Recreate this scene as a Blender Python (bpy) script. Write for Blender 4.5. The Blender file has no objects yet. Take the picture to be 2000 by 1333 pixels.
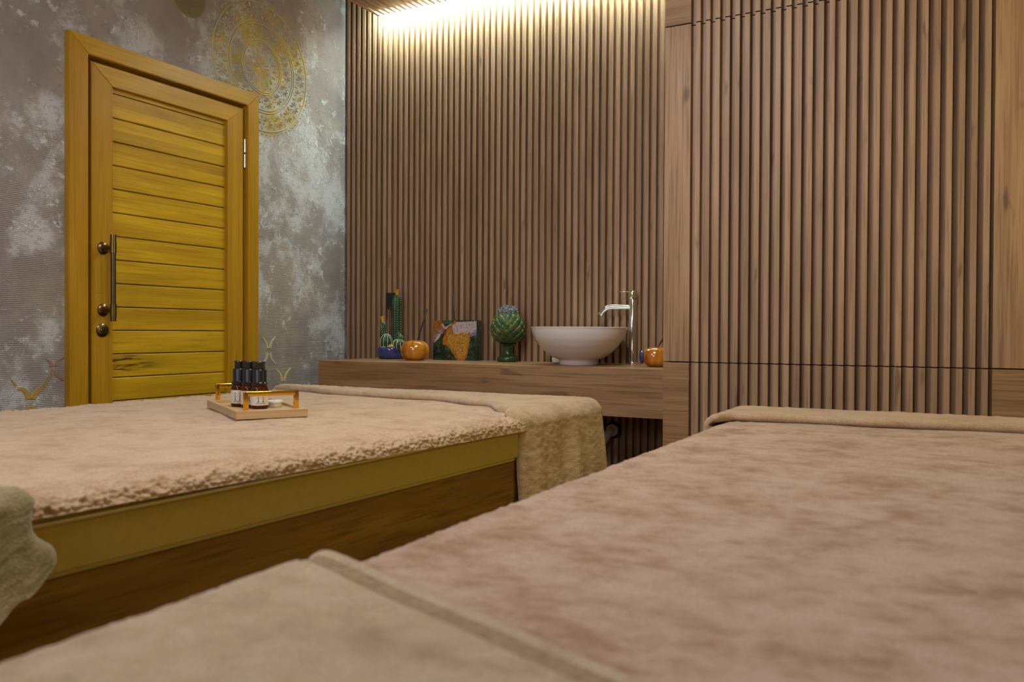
import bpy, bmesh, math, random
from mathutils import Vector, Matrix, noise as mnoise
from math import pi, sin, cos, sqrt, atan2, exp

# ------------------------------------------------------------------ camera, world, light
scene = bpy.context.scene
COL = scene.collection
YAW, PITCH, ROLL, FPX = math.radians(28.16584585), math.radians(-0.60841767), math.radians(0.26529547), 1625.4865
CAM_H = 1.0
f = Vector((-sin(YAW) * cos(PITCH), cos(YAW) * cos(PITCH), sin(PITCH)))
r = Vector((cos(YAW), sin(YAW), 0))
u = r.cross(f)
r2 = r * cos(ROLL) + u * sin(ROLL)
u2 = -r * sin(ROLL) + u * cos(ROLL)
cam_data = bpy.data.cameras.new('camera')
cam = bpy.data.objects.new('camera', cam_data)
COL.objects.link(cam)
cam.matrix_world = Matrix(((r2.x, u2.x, -f.x, 0), (r2.y, u2.y, -f.y, 0), (r2.z, u2.z, -f.z, CAM_H), (0, 0, 0, 1)))
cam_data.sensor_width = 36
cam_data.lens = FPX / 2000 * 36
cam_data.clip_start = 0.02
cam_data.dof.use_dof = True
cam_data.dof.focus_distance = 3.6
cam_data.dof.aperture_fstop = 5.6
scene.camera = cam

world = bpy.data.worlds.new('world')
scene.world = world
world.use_nodes = True
world.node_tree.nodes['Background'].inputs[0].default_value = (0.8, 0.8, 1, 1)
world.node_tree.nodes['Background'].inputs[1].default_value = 0.05

scene.view_settings.view_transform = 'Standard'
scene.view_settings.look = 'None'
scene.view_settings.gamma = 1
scene.view_settings.exposure = -0.24
scene.view_settings.use_curve_mapping = False


def area(name, loc, target, sx, sy, power, color):
    d = bpy.data.lights.new(name, 'AREA')
    d.shape = 'RECTANGLE'
    d.size, d.size_y, d.energy, d.color = sx, sy, power, color
    o = bpy.data.objects.new(name, d)
    COL.objects.link(o)
    o.location = loc
    o.rotation_euler = (Vector(target) - Vector(loc)).to_track_quat('-Z', 'Y').to_euler()
    return o


area('ceiling_lamp', (-0.95, 1.45, 2.60), (-0.95, 1.6, 0), 0.4, 0.4, 32, (1, 0.945, 0.90))
area('ceiling_lamp', (-0.4, 0.0, 2.75), (-0.2, 0.5, 0), 0.8, 0.8, 6, (1, 0.94, 0.90))
area('ceiling_lamp', (-1.9, -0.4, 2.62), (-2.2, 1.6, 0.9), 1.0, 0.6, 27, (0.93, 0.92, 1.0))
area('front_fill', (-0.9, -1.4, 1.8), (-0.9, 3.4, 1.2), 1.0, 0.8, 21, (1, 0.95, 0.92))  # added fill without a fixture, brightens the slatted wall from the front
area('wall_lamp', (1.3, 2.5, 1.85), (0.0, 3.0, 1.5), 0.25, 0.6, 15, (1, 0.78, 0.14))
area('bed_side_fill', (-0.56, 1.2, 0.60), (-1.1, 1.2, 0.60), 2.2, 0.02, 0.85, (1, 0.72, 0.07))  # added strip-shaped fill that yellows the side of the left bed

# ------------------------------------------------------------------ materials


class NT:
    def __init__(self, name, rough=0.5, spec=0.5, metal=0.0):
        self.m = bpy.data.materials.new(name)
        self.m.use_nodes = True
        self.t = self.m.node_tree
        self.b = self.t.nodes['Principled BSDF']
        self.b.inputs['Roughness'].default_value = rough
        self.b.inputs['Specular IOR Level'].default_value = spec
        self.b.inputs['Metallic'].default_value = metal
        self.co = self.n('ShaderNodeTexCoord').outputs['Object']

    def n(self, typ, **kw):
        nd = self.t.nodes.new(typ)
        for k, v in kw.items():
            setattr(nd, k, v)
        return nd

    def link(self, a, b):
        self.t.links.new(a, b)

    def put(self, sock, v):
        if hasattr(v, 'is_output'):
            self.link(v, sock)
        elif isinstance(v, (tuple, list)) and len(v) == 3 and sock.type == 'RGBA':
            sock.default_value = (*v, 1)
        else:
            sock.default_value = v

    def mapping(self, scale=(1, 1, 1), loc=(0, 0, 0), src=None, rot=(0, 0, 0)):
        m = self.n('ShaderNodeMapping')
        m.inputs['Scale'].default_value = scale
        m.inputs['Location'].default_value = loc
        m.inputs['Rotation'].default_value = rot
        self.link(src or self.co, m.inputs['Vector'])
        return m.outputs[0]

    def noise(self, vec, scale=1, detail=4, rough=0.55, dist=0.0):
        nd = self.n('ShaderNodeTexNoise')
        self.link(vec, nd.inputs['Vector'])
        nd.inputs['Scale'].default_value = scale
        nd.inputs['Detail'].default_value = detail
        nd.inputs['Roughness'].default_value = rough
        nd.inputs['Distortion'].default_value = dist
        return nd.outputs[0]

    def ramp(self, fac, stops, interp='LINEAR'):
        nd = self.n('ShaderNodeValToRGB')
        nd.color_ramp.interpolation = interp
        e = nd.color_ramp.elements
        while len(e) < len(stops):
            e.new(0.5)
        for el, (p, c) in zip(e, stops):
            el.position = p
            el.color = (*c, 1) if len(c) == 3 else c
        self.link(fac, nd.inputs[0])
        return nd.outputs[0]

    def fstep(self, fac, a, b):
        nd = self.n('ShaderNodeMapRange')
        nd.interpolation_type = 'SMOOTHSTEP'
        self.put(nd.inputs[0], fac)
        nd.inputs[1].default_value = a
        nd.inputs[2].default_value = b
        return nd.outputs[0]

    def math(self, op, a, b=0.0):
        nd = self.n('ShaderNodeMath', operation=op)
        self.put(nd.inputs[0], a)
        self.put(nd.inputs[1], b)
        return nd.outputs[0]

    def mix(self, fac, a, b, blend='MIX'):
        nd = self.n('ShaderNodeMix', data_type='RGBA', blend_type=blend)
        self.put(nd.inputs[0], fac)
        self.put(nd.inputs[6], a)
        self.put(nd.inputs[7], b)
        return nd.outputs[2]

    def sep(self, vec=None):
        nd = self.n('ShaderNodeSeparateXYZ')
        self.link(vec or self.co, nd.inputs[0])
        return nd.outputs

    def bump(self, h, strength=0.3, dist=0.01, normal=None):
        nd = self.n('ShaderNodeBump')
        nd.inputs['Strength'].default_value = strength
        nd.inputs['Distance'].default_value = dist
        self.link(h, nd.inputs['Height'])
        if normal:
            self.link(normal, nd.inputs['Normal'])
        self.link(nd.outputs[0], self.b.inputs['Normal'])
        return nd.outputs[0]

    def color(self, c):
        self.put(self.b.inputs['Base Color'], c)


def simple(name, col, rough=0.5, spec=0.5, metal=0.0, var=0.12, vscale=30, bump=0.0, coat=0.0, trans=0.0):
    n = NT(name, rough, spec, metal)
    a = n.noise(n.co, vscale, 3)
    lo = tuple(c * (1 - var) for c in col)
    hi = tuple(min(1, c * (1 + var)) for c in col)
    n.color(n.ramp(a, [(0.3, lo), (0.7, hi)]))
    n.b.inputs['Coat Weight'].default_value = coat
    n.b.inputs['Transmission Weight'].default_value = trans
    if bump:
        n.bump(n.noise(n.co, vscale * 4, 4), bump, 0.004)
    return n.m


def wood(name, light, dark, axis, rough=0.5, pitch=None, pitch_axis=0, knots=0.55, coat=0.0, contrast=1.0,
         stain=None, seed=0.0, phase=0.0):
    n = NT(name, rough, 0.35)
    al, ac = 1.3, 16.0
    sc = [ac, ac, ac]
    sc[axis] = al
    src = n.co
    if pitch:
        # every slat or board is a piece of its own: shift the grain per piece
        s = n.sep()
        idx = n.math('FLOOR', n.math('DIVIDE', n.math('SUBTRACT', s[pitch_axis], phase), pitch))
        wn = n.n('ShaderNodeTexWhiteNoise', noise_dimensions='1D')
        n.link(idx, wn.inputs['W'])
        comb = n.n('ShaderNodeCombineXYZ')
        n.link(n.math('MULTIPLY', wn.outputs['Value'], 7.0), comb.inputs[axis])
        add = n.n('ShaderNodeVectorMath', operation='ADD')
        n.link(n.co, add.inputs[0])
        n.link(comb.outputs[0], add.inputs[1])
        src = add.outputs[0]
        rnd = wn.outputs['Value']
    v1 = n.mapping(tuple(sc), (seed, seed * 2, seed * 3), src)
    broad = n.noise(v1, 1.0, 5, 0.6, 0.6)
    sf = [120.0] * 3
    sf[axis] = 3.0
    fine = n.noise(n.mapping(tuple(sf), (0, 0, 0), src), 1.0, 3, 0.6)
    wv = n.n('ShaderNodeTexNoise')
    sk = [22.0] * 3
    sk[axis] = 5.0
    n.link(n.mapping(tuple(sk), (3.1 + seed, 1.7, 0.3), src), wv.inputs['Vector'])
    wv.inputs['Scale'].default_value = 1.0
    wv.inputs['Detail'].default_value = 2.0
    k = contrast
    mid = tuple((a + b) / 2 for a, b in zip(light, dark))
    lo = tuple(m + (d - m) * k for m, d in zip(mid, dark))
    hi = tuple(m + (l - m) * k for m, l in zip(mid, light))
    c = n.ramp(broad, [(0.28, lo), (0.5, mid), (0.72, hi)])
    c = n.mix(n.math('MULTIPLY', n.fstep(fine, 0.45, 0.72), 0.6 * k), c, tuple(x * 0.72 for x in lo))
    if knots:
        kk = n.fstep(wv.outputs[0], 0.66, 0.76)
        c = n.mix(n.math('MULTIPLY', kk, knots), c, tuple(x * 0.28 for x in dark))
    if pitch:
        br = n.math('ADD', n.math('MULTIPLY', rnd, 0.22), 0.89)
        hs = n.n('ShaderNodeHueSaturation')
        n.link(c, hs.inputs['Color'])
        n.link(br, hs.inputs['Value'])
        c = hs.outputs[0]
    if stain:
        (y0, y1, z0, z1) = stain
        s2 = n.sep()
        my = n.math('MULTIPLY', n.fstep(s2[1], y0 - 0.01, y0 + 0.004), n.math('SUBTRACT', 1.0, n.fstep(s2[1], y0 + 0.06, y1)))
        mz = n.math('MULTIPLY', n.fstep(s2[2], z0, z0 + 0.008), n.math('SUBTRACT', 1.0, n.fstep(s2[2], z1 - 0.012, z1)))
        st = n.fstep(n.noise(n.mapping((1, 7, 75)), 1.0, 4, 0.6, 0.4), 0.44, 0.60)
        c = n.mix(n.math('MULTIPLY', n.math('MULTIPLY', my, mz), st), c, (0.02, 0.013, 0.004))
    n.color(c)
    n.b.inputs['Coat Weight'].default_value = coat
    n.b.inputs['Coat Roughness'].default_value = 0.25
    n.bump(n.math('ADD', fine, broad), 0.10, 0.002)
    return n.m


OAK_L, OAK_D = (0.45, 0.292, 0.18), (0.29, 0.178, 0.10)
M = {}
M['slat_back'] = wood('oak_slats_back', OAK_L, OAK_D, 2, 0.45, 0.03482, 0, 0.6, contrast=1.2, phase=-2.905 + 0.004)
M['slat_cab'] = wood('oak_slats_cabinet', OAK_L, OAK_D, 2, 0.45, 0.03525, 0, 0.6, contrast=1.2, phase=0.0978 + 0.004)
M['oak_v'] = wood('oak_vertical', (0.43, 0.27, 0.155), (0.29, 0.17, 0.09), 2, 0.45, knots=0.75, seed=1.3, contrast=1.35)
M['oak_h'] = wood('oak_horizontal', (0.40, 0.235, 0.118), (0.24, 0.13, 0.058), 0, 0.45, knots=0.45, seed=2.2, contrast=1.25)
M['oak_ceiling'] = wood('oak_ceiling', OAK_L, OAK_D, 1, 0.45, 0.035, 0, 0.3)
M['door_z'] = wood('amber_wood_upright', (0.50, 0.275, 0.014), (0.37, 0.19, 0.007), 2, 0.35, knots=0.15, coat=0.3, contrast=0.9)
M['door_y'] = wood('amber_wood_boards', (0.66, 0.42, 0.016), (0.40, 0.225, 0.008), 1, 0.35, 0.0945, 2, 0.1, coat=0.3,
                   contrast=0.9, stain=(2.165, 2.48, 0.832, 0.905), phase=0.008)
M['door_y2'] = wood('amber_wood_rail', (0.56, 0.335, 0.018), (0.40, 0.22, 0.008), 1, 0.35, knots=0.1, coat=0.3, contrast=0.9)
M['bed_wood'] = wood('walnut_bed_base', (0.26, 0.135, 0.028), (0.12, 0.056, 0.010), 1, 0.5, knots=0.3, contrast=1.2)
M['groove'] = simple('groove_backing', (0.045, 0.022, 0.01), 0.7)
M['vinyl'] = simple('vinyl_mattress', (0.38, 0.265, 0.075), 0.45, 0.35, var=0.05, vscale=60, bump=0.05)
M['brass'] = simple('aged_brass', (0.17, 0.125, 0.06), 0.3, metal=1.0)
M['brass_dark'] = simple('dark_aged_brass', (0.12, 0.09, 0.06), 0.35, metal=1.0)
M['steel'] = simple('brushed_hinge_steel', (0.6, 0.58, 0.54), 0.3, metal=1.0)
M['chrome'] = simple('chrome', (0.78, 0.78, 0.74), 0.09, metal=1.0, var=0.02)
M['gold'] = simple('polished_gold', (0.83, 0.46, 0.05), 0.16, metal=1.0, var=0.03)
M['ceramic'] = simple('white_ceramic', (0.82, 0.77, 0.75), 0.12, var=0.015, vscale=3)
M['pvc'] = simple('grey_pvc', (0.58, 0.55, 0.51), 0.5)
M['rubber'] = simple('dark_hole', (0.02, 0.015, 0.012), 0.8)
M['blue_glaze'] = simple('blue_glaze', (0.022, 0.04, 0.16), 0.2, coat=0.5, var=0.25)
M['black'] = simple('black_plastic', (0.008, 0.008, 0.010), 0.25)
M['black_matte'] = simple('black_board', (0.010, 0.011, 0.016), 0.5)
M['stick'] = simple('incense_stick', (0.05, 0.025, 0.018), 0.8)
M['cactus'] = simple('cactus_green', (0.014, 0.055, 0.02), 0.35, var=0.4, coat=0.2)
M['cactus_light'] = simple('light_cactus_green', (0.05, 0.16, 0.05), 0.4, var=0.35)
M['spine'] = simple('pale_spines', (0.55, 0.58, 0.38), 0.6)
M['yellow'] = simple('yellow_flower', (0.62, 0.34, 0.015), 0.5)
M['pale_leaf'] = simple('pale_succulent', (0.62, 0.48, 0.16), 0.5)
M['foot_green'] = simple('green_glaze', (0.018, 0.05, 0.014), 0.3, var=0.35, coat=0.3)
M['white'] = simple('white_paper', (0.72, 0.70, 0.68), 0.5, var=0.04)
M['label'] = simple('cream_label', (0.66, 0.60, 0.52), 0.5, var=0.05)
M['print'] = simple('label_print', (0.045, 0.04, 0.012), 0.6)
M['towel_dark_board'] = simple('tray_end_grain', (0.27, 0.15, 0.035), 0.5)
M['bamboo'] = wood('bamboo_tray', (0.58, 0.40, 0.22), (0.44, 0.28, 0.13), 0, 0.45, knots=0.0)
M['plain_wall'] = simple('grey_plaster', (0.42, 0.36, 0.30), 0.8, bump=0.1, vscale=12)
M['ceiling_paint'] = simple('ceiling_paint', (0.45, 0.40, 0.34), 0.9)
M['floor_wood'] = wood('floor_boards', (0.20, 0.11, 0.05), (0.10, 0.05, 0.02), 1, 0.4, 0.14, 0)


def mat_led():
    n = NT('led_glow')
    n.color((1, 1, 1))
    n.b.inputs['Emission Color'].default_value = (0.82, 1.0, 0.88, 1)
    n.b.inputs['Emission Strength'].default_value = 430
    return n.m


M['led'] = mat_led()


def mat_amber():
    n = NT('amber_glass', 0.08)
    n.color((0.10, 0.022, 0.004))
    n.b.inputs['Transmission Weight'].default_value = 0.55
    n.b.inputs['IOR'].default_value = 1.3
    return n.m


M['amber'] = mat_amber()


def mat_pot():
    n = NT('orange_glaze', 0.12)
    a = n.noise(n.mapping((22, 22, 6)), 1.0, 4, 0.6, 0.8)
    n.color(n.ramp(a, [(0.3, (0.20, 0.055, 0.004)), (0.5, (0.46, 0.16, 0.008)), (0.68, (0.60, 0.27, 0.02))]))
    n.b.inputs['Coat Weight'].default_value = 0.6
    return n.m


M['orange_glaze'] = mat_pot()


def mat_scales():
    n = NT('artichoke_green', 0.4)
    a = n.noise(n.co, 28, 4)
    n.color(n.ramp(a, [(0.3, (0.018, 0.05, 0.014)), (0.5, (0.05, 0.10, 0.027)), (0.68, (0.16, 0.18, 0.05))]))
    return n.m


M['scales'] = mat_scales()


def mat_crown():
    n = NT('lilac_crown', 0.6)
    a = n.noise(n.co, 150, 4, 0.7)
    n.color(n.ramp(a, [(0.42, (0.04, 0.04, 0.055)), (0.52, (0.19, 0.185, 0.23)), (0.66, (0.34, 0.335, 0.39))]))
    n.bump(a, 0.8, 0.006)
    return n.m


M['crown'] = mat_crown()


def mottled(name, c0, c1, c2, scale=90):
    n = NT(name, 0.22)
    a = n.noise(n.co, scale, 5, 0.65, 0.6)
    n.color(n.ramp(a, [(0.32, c0), (0.5, c1), (0.66, c2)]))
    n.b.inputs['Coat Weight'].default_value = 0.4
    return n.m


M['res_dark'] = mottled('resin_dark_green', (0.008, 0.012, 0.012), (0.014, 0.035, 0.022), (0.05, 0.11, 0.05), 45)
M['res_green'] = mottled('resin_teal', (0.015, 0.05, 0.03), (0.03, 0.10, 0.06), (0.10, 0.20, 0.12))
M['res_orange'] = mottled('resin_orange', (0.10, 0.025, 0.008), (0.33, 0.10, 0.02), (0.45, 0.20, 0.06))
M['res_lilac'] = mottled('resin_lilac_white', (0.30, 0.22, 0.25), (0.50, 0.42, 0.46), (0.62, 0.52, 0.47))
M['res_gold'] = mottled('resin_gold', (0.22, 0.085, 0.008), (0.50, 0.24, 0.04), (0.62, 0.38, 0.10), 110)
M['res_rim'] = mottled('resin_amber_rim', (0.25, 0.08, 0.01), (0.40, 0.16, 0.02), (0.50, 0.24, 0.05))
M['res_blue'] = mottled('resin_blue_grey', (0.04, 0.04, 0.08), (0.18, 0.17, 0.26), (0.40, 0.38, 0.48), 160)


def mat_terry(name, c0, c1, c2, seed=0.0, strength=0.8, blotch=1.0):
    n = NT(name, 0.95, 0.1)
    a = n.noise(n.mapping((8, 9, 9), (seed, 0, 0)), 1.0, 5, 0.62, 0.2)
    b = n.noise(n.mapping((30, 38, 40), (0, seed, 0)), 1.0, 4, 0.65, 0.3)
    t = n.math('ADD', n.math('MULTIPLY', a, 0.6), n.math('MULTIPLY', b, 0.4))
    w = 0.10 / max(blotch, 0.01)
    c = n.ramp(t, [(0.5 - w * 1.3, c0), (0.5, c1), (0.5 + w, c2)])
    fz = n.noise(n.co, 420, 3, 0.7)
    c = n.mix(n.math('MULTIPLY', n.fstep(fz, 0.62, 0.38), 0.35), c, tuple(x * 0.55 for x in c0))
    n.color(c)
    n.b.inputs['Sheen Weight'].default_value = 0.25
    n.b.inputs['Sheen Roughness'].default_value = 0.5
    n1 = n.noise(n.co, 260, 3, 0.7)
    h = n.math('ADD', n.math('MULTIPLY', n1, 1.0), n.math('MULTIPLY', b, 0.9))
    n.bump(h, strength, 0.004)
    return n.m


M['terry_left'] = mat_terry('terry_cover_left', (0.38, 0.235, 0.135), (0.50, 0.345, 0.222), (0.55, 0.40, 0.275), 0.0, 0.5, 0.9)
M['terry_right'] = mat_terry('terry_cover_right', (0.27, 0.145, 0.075), (0.41, 0.27, 0.188), (0.465, 0.33, 0.25), 4.0, 0.5, 1.15)
M['towel_far_left'] = mat_terry('towel_left_far', (0.36, 0.225, 0.11), (0.50, 0.355, 0.215), (0.56, 0.42, 0.28), 7.0, 0.8, 0.7)
M['towel_far_right'] = mat_terry('towel_right_far', (0.36, 0.22, 0.12), (0.48, 0.33, 0.20), (0.54, 0.385, 0.25), 8.0, 0.8, 0.7)
M['towel_band'] = simple('woven_towel_band', (0.26, 0.19, 0.12), 0.9, 0.1, var=0.25, vscale=160, bump=0.3)
M['towel_near'] = mat_terry('towel_right_near', (0.28, 0.195, 0.108), (0.40, 0.30, 0.19), (0.45, 0.35, 0.24), 11.0, 0.6, 0.9)
M['towel_near_left'] = mat_terry('towel_left_near', (0.21, 0.17, 0.08), (0.31, 0.255, 0.14), (0.42, 0.36, 0.23), 13.0, 0.7, 0.8)


def mat_wall():
    n = NT('distressed_plaster', 0.75, 0.25)
    big = n.noise(n.mapping((1, 1.7, 1.4)), 1.6, 6, 0.62, 0.15)
    mid = n.noise(n.mapping((1, 1, 1), (3, 5, 1)), 5.0, 8, 0.70, 0.15)
    rag = n.noise(n.mapping((1, 1, 1.2), (9, 2, 4)), 17, 8, 0.74, 0.1)
    t = n.math('ADD', n.math('ADD', n.math('MULTIPLY', big, 0.45), n.math('MULTIPLY', mid, 0.4)), n.math('MULTIPLY', rag, 0.25))
    taupe = n.ramp(big, [(0.35, (0.25, 0.215, 0.22)), (0.55, (0.32, 0.29, 0.295)), (0.7, (0.37, 0.345, 0.34))])
    beige = n.fstep(n.noise(n.mapping((1, 1, 1), (0, 7, 3)), 2.6, 5, 0.6), 0.48, 0.68)
    base = n.mix(n.math('MULTIPLY', beige, 0.55), taupe, (0.41, 0.355, 0.275))
    white = n.fstep(t, 0.53, 0.61)
    c = n.mix(n.math('MULTIPLY', white, 0.85), base, (0.55, 0.56, 0.62))
    flake = n.fstep(rag, 0.54, 0.60)
    flake = n.math('MULTIPLY', flake, n.fstep(t, 0.50, 0.58))
    c = n.mix(n.math('MULTIPLY', flake, 0.7), c, (0.64, 0.63, 0.65))
    s = n.sep()
    # dark olive patch of bare plaster near the top of the wall
    d = n.n('ShaderNodeVectorMath', operation='DISTANCE')
    n.link(n.mapping((0, 1, 0.9)), d.inputs[0])
    d.inputs[1].default_value = (0, 2.55, 2.47 * 0.9)
    olive = n.math('SUBTRACT', 1.0, n.fstep(d.outputs['Value'], 0.085, 0.095))
    c = n.mix(n.math('MULTIPLY', olive, 0.7), c, (0.16, 0.12, 0.03))
    # gold wash rubbed over the mandala
    d2 = n.n('ShaderNodeVectorMath', operation='DISTANCE')
    n.link(n.mapping((0, 1, 1)), d2.inputs[0])
    d2.inputs[1].default_value = (0, 2.983, 2.273)
    ring = n.math('SUBTRACT', 1.0, n.fstep(d2.outputs['Value'], 0.24, 0.36))
    wash = n.fstep(n.noise(n.mapping((1, 1, 1), (2, 2, 8)), 7, 4, 0.6), 0.40, 0.66)
    c = n.mix(n.math('MULTIPLY', n.math('MULTIPLY', ring, wash), 0.6), c, (0.44, 0.35, 0.10))
    n.color(c)
    # comb marks: fine horizontal ridges, stronger low on the wall
    wv = n.n('ShaderNodeTexWave', wave_type='BANDS', bands_direction='Z')
    n.link(n.co, wv.inputs['Vector'])
    wv.inputs['Scale'].default_value = 46
    wv.inputs['Distortion'].default_value = 0.7
    wv.inputs['Detail'].default_value = 2
    wv.inputs['Detail Scale'].default_value = 0.6
    low = n.math('SUBTRACT', 1.0, n.fstep(s[2], 1.55, 2.1))
    where = n.math('MULTIPLY', n.math('MULTIPLY', low, n.fstep(n.noise(n.mapping((1, 1, 1), (6, 0, 0)), 4, 4), 0.36, 0.52)),
                   n.math('SUBTRACT', 1.0, n.math('MULTIPLY', white, 0.55)))
    h = n.math('ADD', n.math('MULTIPLY', n.math('MULTIPLY', wv.outputs[1], where), 0.3),
               n.math('ADD', n.math('MULTIPLY', rag, 0.9), n.math('MULTIPLY', flake, 0.6)))
    n.bump(h, 0.7, 0.007)
    return n.m


M['wall'] = mat_wall()


def mat_relief(name, gold, plain, lo, hi):
    n = NT(name, 0.5, 0.4)
    a = n.noise(n.mapping((1, 1, 1), (2, 2, 8)), 7, 4, 0.6)
    n.color(n.mix(n.fstep(a, lo, hi), plain, gold))
    return n.m


M['mandala'] = mat_relief('gilded_relief', (0.58, 0.46, 0.07), (0.45, 0.41, 0.31), 0.40, 0.62)
M['ogee'] = mat_relief('gilded_stencil', (0.40, 0.27, 0.05), (0.26, 0.19, 0.13), 0.40, 0.56)
M['ogee_pale'] = mat_relief('pale_stencil', (0.52, 0.45, 0.20), (0.46, 0.42, 0.33), 0.35, 0.6)

# ------------------------------------------------------------------ mesh helpers


def px_x(px, Y):
    """world X of pixel column px on the vertical plane y=Y near the horizon"""
    t = (px - 1000) / FPX
    return Y * (-sin(YAW) + t * cos(YAW)) / (cos(YAW) + t * sin(YAW))




def obj(name, bm, mats, parent=None, smooth=False, angle=None):
    me = bpy.data.meshes.new(name)
    bm.normal_update()
    bm.to_mesh(me)
    bm.free()
    if not isinstance(mats, (list, tuple)):
        mats = [mats]
    for m in mats:
        me.materials.append(m)
    o = bpy.data.objects.new(name, me)
    COL.objects.link(o)
    if smooth:
        me.shade_smooth()
        if angle:
            me.set_sharp_from_angle(angle=math.radians(angle))
    if parent:
        o.parent = parent
    return o


def thing(name, label, cat, loc=(0, 0, 0), group=None, rz=0.0):
    o = bpy.data.objects.new(name, None)
    o.empty_display_size = 0.05
    COL.objects.link(o)
    o.location = loc
    o.rotation_euler = (0, 0, rz)
    o['label'] = label
    o['category'] = cat
    if group:
        o['group'] = group
    return o


def tag(o, label, cat, group=None, kind=None):
    o['label'] = label
    o['category'] = cat
    if group:
        o['group'] = group
    if kind:
        o['kind'] = kind
    return o


def struct(o, label=None):
    o['kind'] = 'structure'
    if label:
        o['label'] = label
    return o


def box(bm, x0, x1, y0, y1, z0, z1, bev=0.0, mi=0, seg=1):
    res = bmesh.ops.create_cube(bm, size=1.0)
    vs = res['verts']
    for v in vs:
        v.co = Vector(((x0 + x1) / 2 + v.co.x * (x1 - x0), (y0 + y1) / 2 + v.co.y * (y1 - y0), (z0 + z1) / 2 + v.co.z * (z1 - z0)))
    fs = set()
    es = set()
    for v in vs:
        fs.update(v.link_faces)
        es.update(v.link_edges)
    for fa in fs:
        fa.material_index = mi
    if bev:
        rr = bmesh.ops.bevel(bm, geom=list(es), offset=bev, segments=seg, affect='EDGES', profile=0.5)
        for fa in rr['faces']:
            fa.material_index = mi


def BM():
    return bmesh.new()


def lathe(bm, prof, seg=40, loc=(0, 0, 0), mi=0, mod=None, cap0=True, cap1=True, axis='Z'):
    rings = []
    for (rad, z) in prof:
        ring = []
        for i in range(seg):
            a = 2 * pi * i / seg
            rr = rad * (mod(a, z) if mod else 1)
            p = (rr * cos(a), rr * sin(a), z)
            if axis == 'X':
                p = (p[2], p[0], p[1])
            elif axis == 'Y':
                p = (p[1], p[2], p[0])
            ring.append(bm.verts.new((p[0] + loc[0], p[1] + loc[1], p[2] + loc[2])))
        rings.append(ring)
    for a, b in zip(rings, rings[1:]):
        for i in range(seg):
            fa = bm.faces.new((a[i], a[(i + 1) % seg], b[(i + 1) % seg], b[i]))
            fa.material_index = mi
    if cap0 and prof[0][0] > 1e-6:
        bm.faces.new(rings[0][::-1]).material_index = mi
    if cap1 and prof[-1][0] > 1e-6:
        bm.faces.new(rings[-1]).material_index = mi
    return rings


def tube(bm, pts, rad, seg=12, mi=0, cap=True):
    pts = [Vector(p) for p in pts]
    rads = rad if isinstance(rad, (list, tuple)) else [rad] * len(pts)
    up = Vector((0, 0, 1))
    rings = []
    n0 = None
    for i, p in enumerate(pts):
        d = (pts[min(i + 1, len(pts) - 1)] - pts[max(i - 1, 0)]).normalized()
        if n0 is None:
            n0 = d.orthogonal().normalized()
        n0 = (n0 - d * n0.dot(d)).normalized()
        b = d.cross(n0)
        rings.append([bm.verts.new(p + (n0 * cos(2 * pi * k / seg) + b * sin(2 * pi * k / seg)) * rads[i]) for k in range(seg)])
    for a, b in zip(rings, rings[1:]):
        for k in range(seg):
            bm.faces.new((a[k], a[(k + 1) % seg], b[(k + 1) % seg], b[k])).material_index = mi
    if cap:
        bm.faces.new(rings[0][::-1]).material_index = mi
        bm.faces.new(rings[-1]).material_index = mi


def ellipsoid(bm, c, rx, ry, rz, us=16, vs=10, mi=0, mat=None):
    res = bmesh.ops.create_uvsphere(bm, u_segments=us, v_segments=vs, radius=1.0)
    for v in res['verts']:
        p = Vector((v.co.x * rx, v.co.y * ry, v.co.z * rz))
        if mat:
            p = mat @ p
        v.co = p + Vector(c)
        for fa in v.link_faces:
            fa.material_index = mi


def grid(bm, pts, mi=0):
    """pts: rows of points -> quads"""
    vs = [[bm.verts.new(p) for p in row] for row in pts]
    for a, b in zip(vs, vs[1:]):
        for i in range(len(a) - 1):
            bm.faces.new((a[i], a[i + 1], b[i + 1], b[i])).material_index = mi
    return vs


def flute(bm, edges, w, y, depth, z0, z1, x_end0, x_end1, ch=0.0012, back=0.008, y_axis=1):
    """slatted panel facing -Y: edges are the right edges of the slats; one closed extruded profile"""
    prof = [(x_end0, y + depth)]
    for e in edges:
        a = e - w
        if a <= prof[-1][0] + 1e-4:
            a = prof[-1][0]
            prof += [(a, y + ch)]
        else:
            prof += [(a, y + depth), (a, y + ch)]
        prof += [(a + ch, y), (e - ch, y), (e, y + ch), (e, y + depth)]
    prof += [(x_end1, y + depth), (x_end1, y + depth + back), (x_end0, y + depth + back)]
    lo = [bm.verts.new((x, yy, z0)) for x, yy in prof]
    hi = [bm.verts.new((x, yy, z1)) for x, yy in prof]
    n = len(prof)
    for i in range(n):
        j = (i + 1) % n
        if (lo[i].co - lo[j].co).length > 1e-6:
            bm.faces.new((lo[i], lo[j], hi[j], hi[i]))
    bmesh.ops.remove_doubles(bm, verts=bm.verts[:], dist=1e-6)
    return prof


# ------------------------------------------------------------------ the room
XL, YB = -2.973, 3.6
H_CEIL = 2.95
X_R, Y_F = 1.6, -1.6

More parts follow.
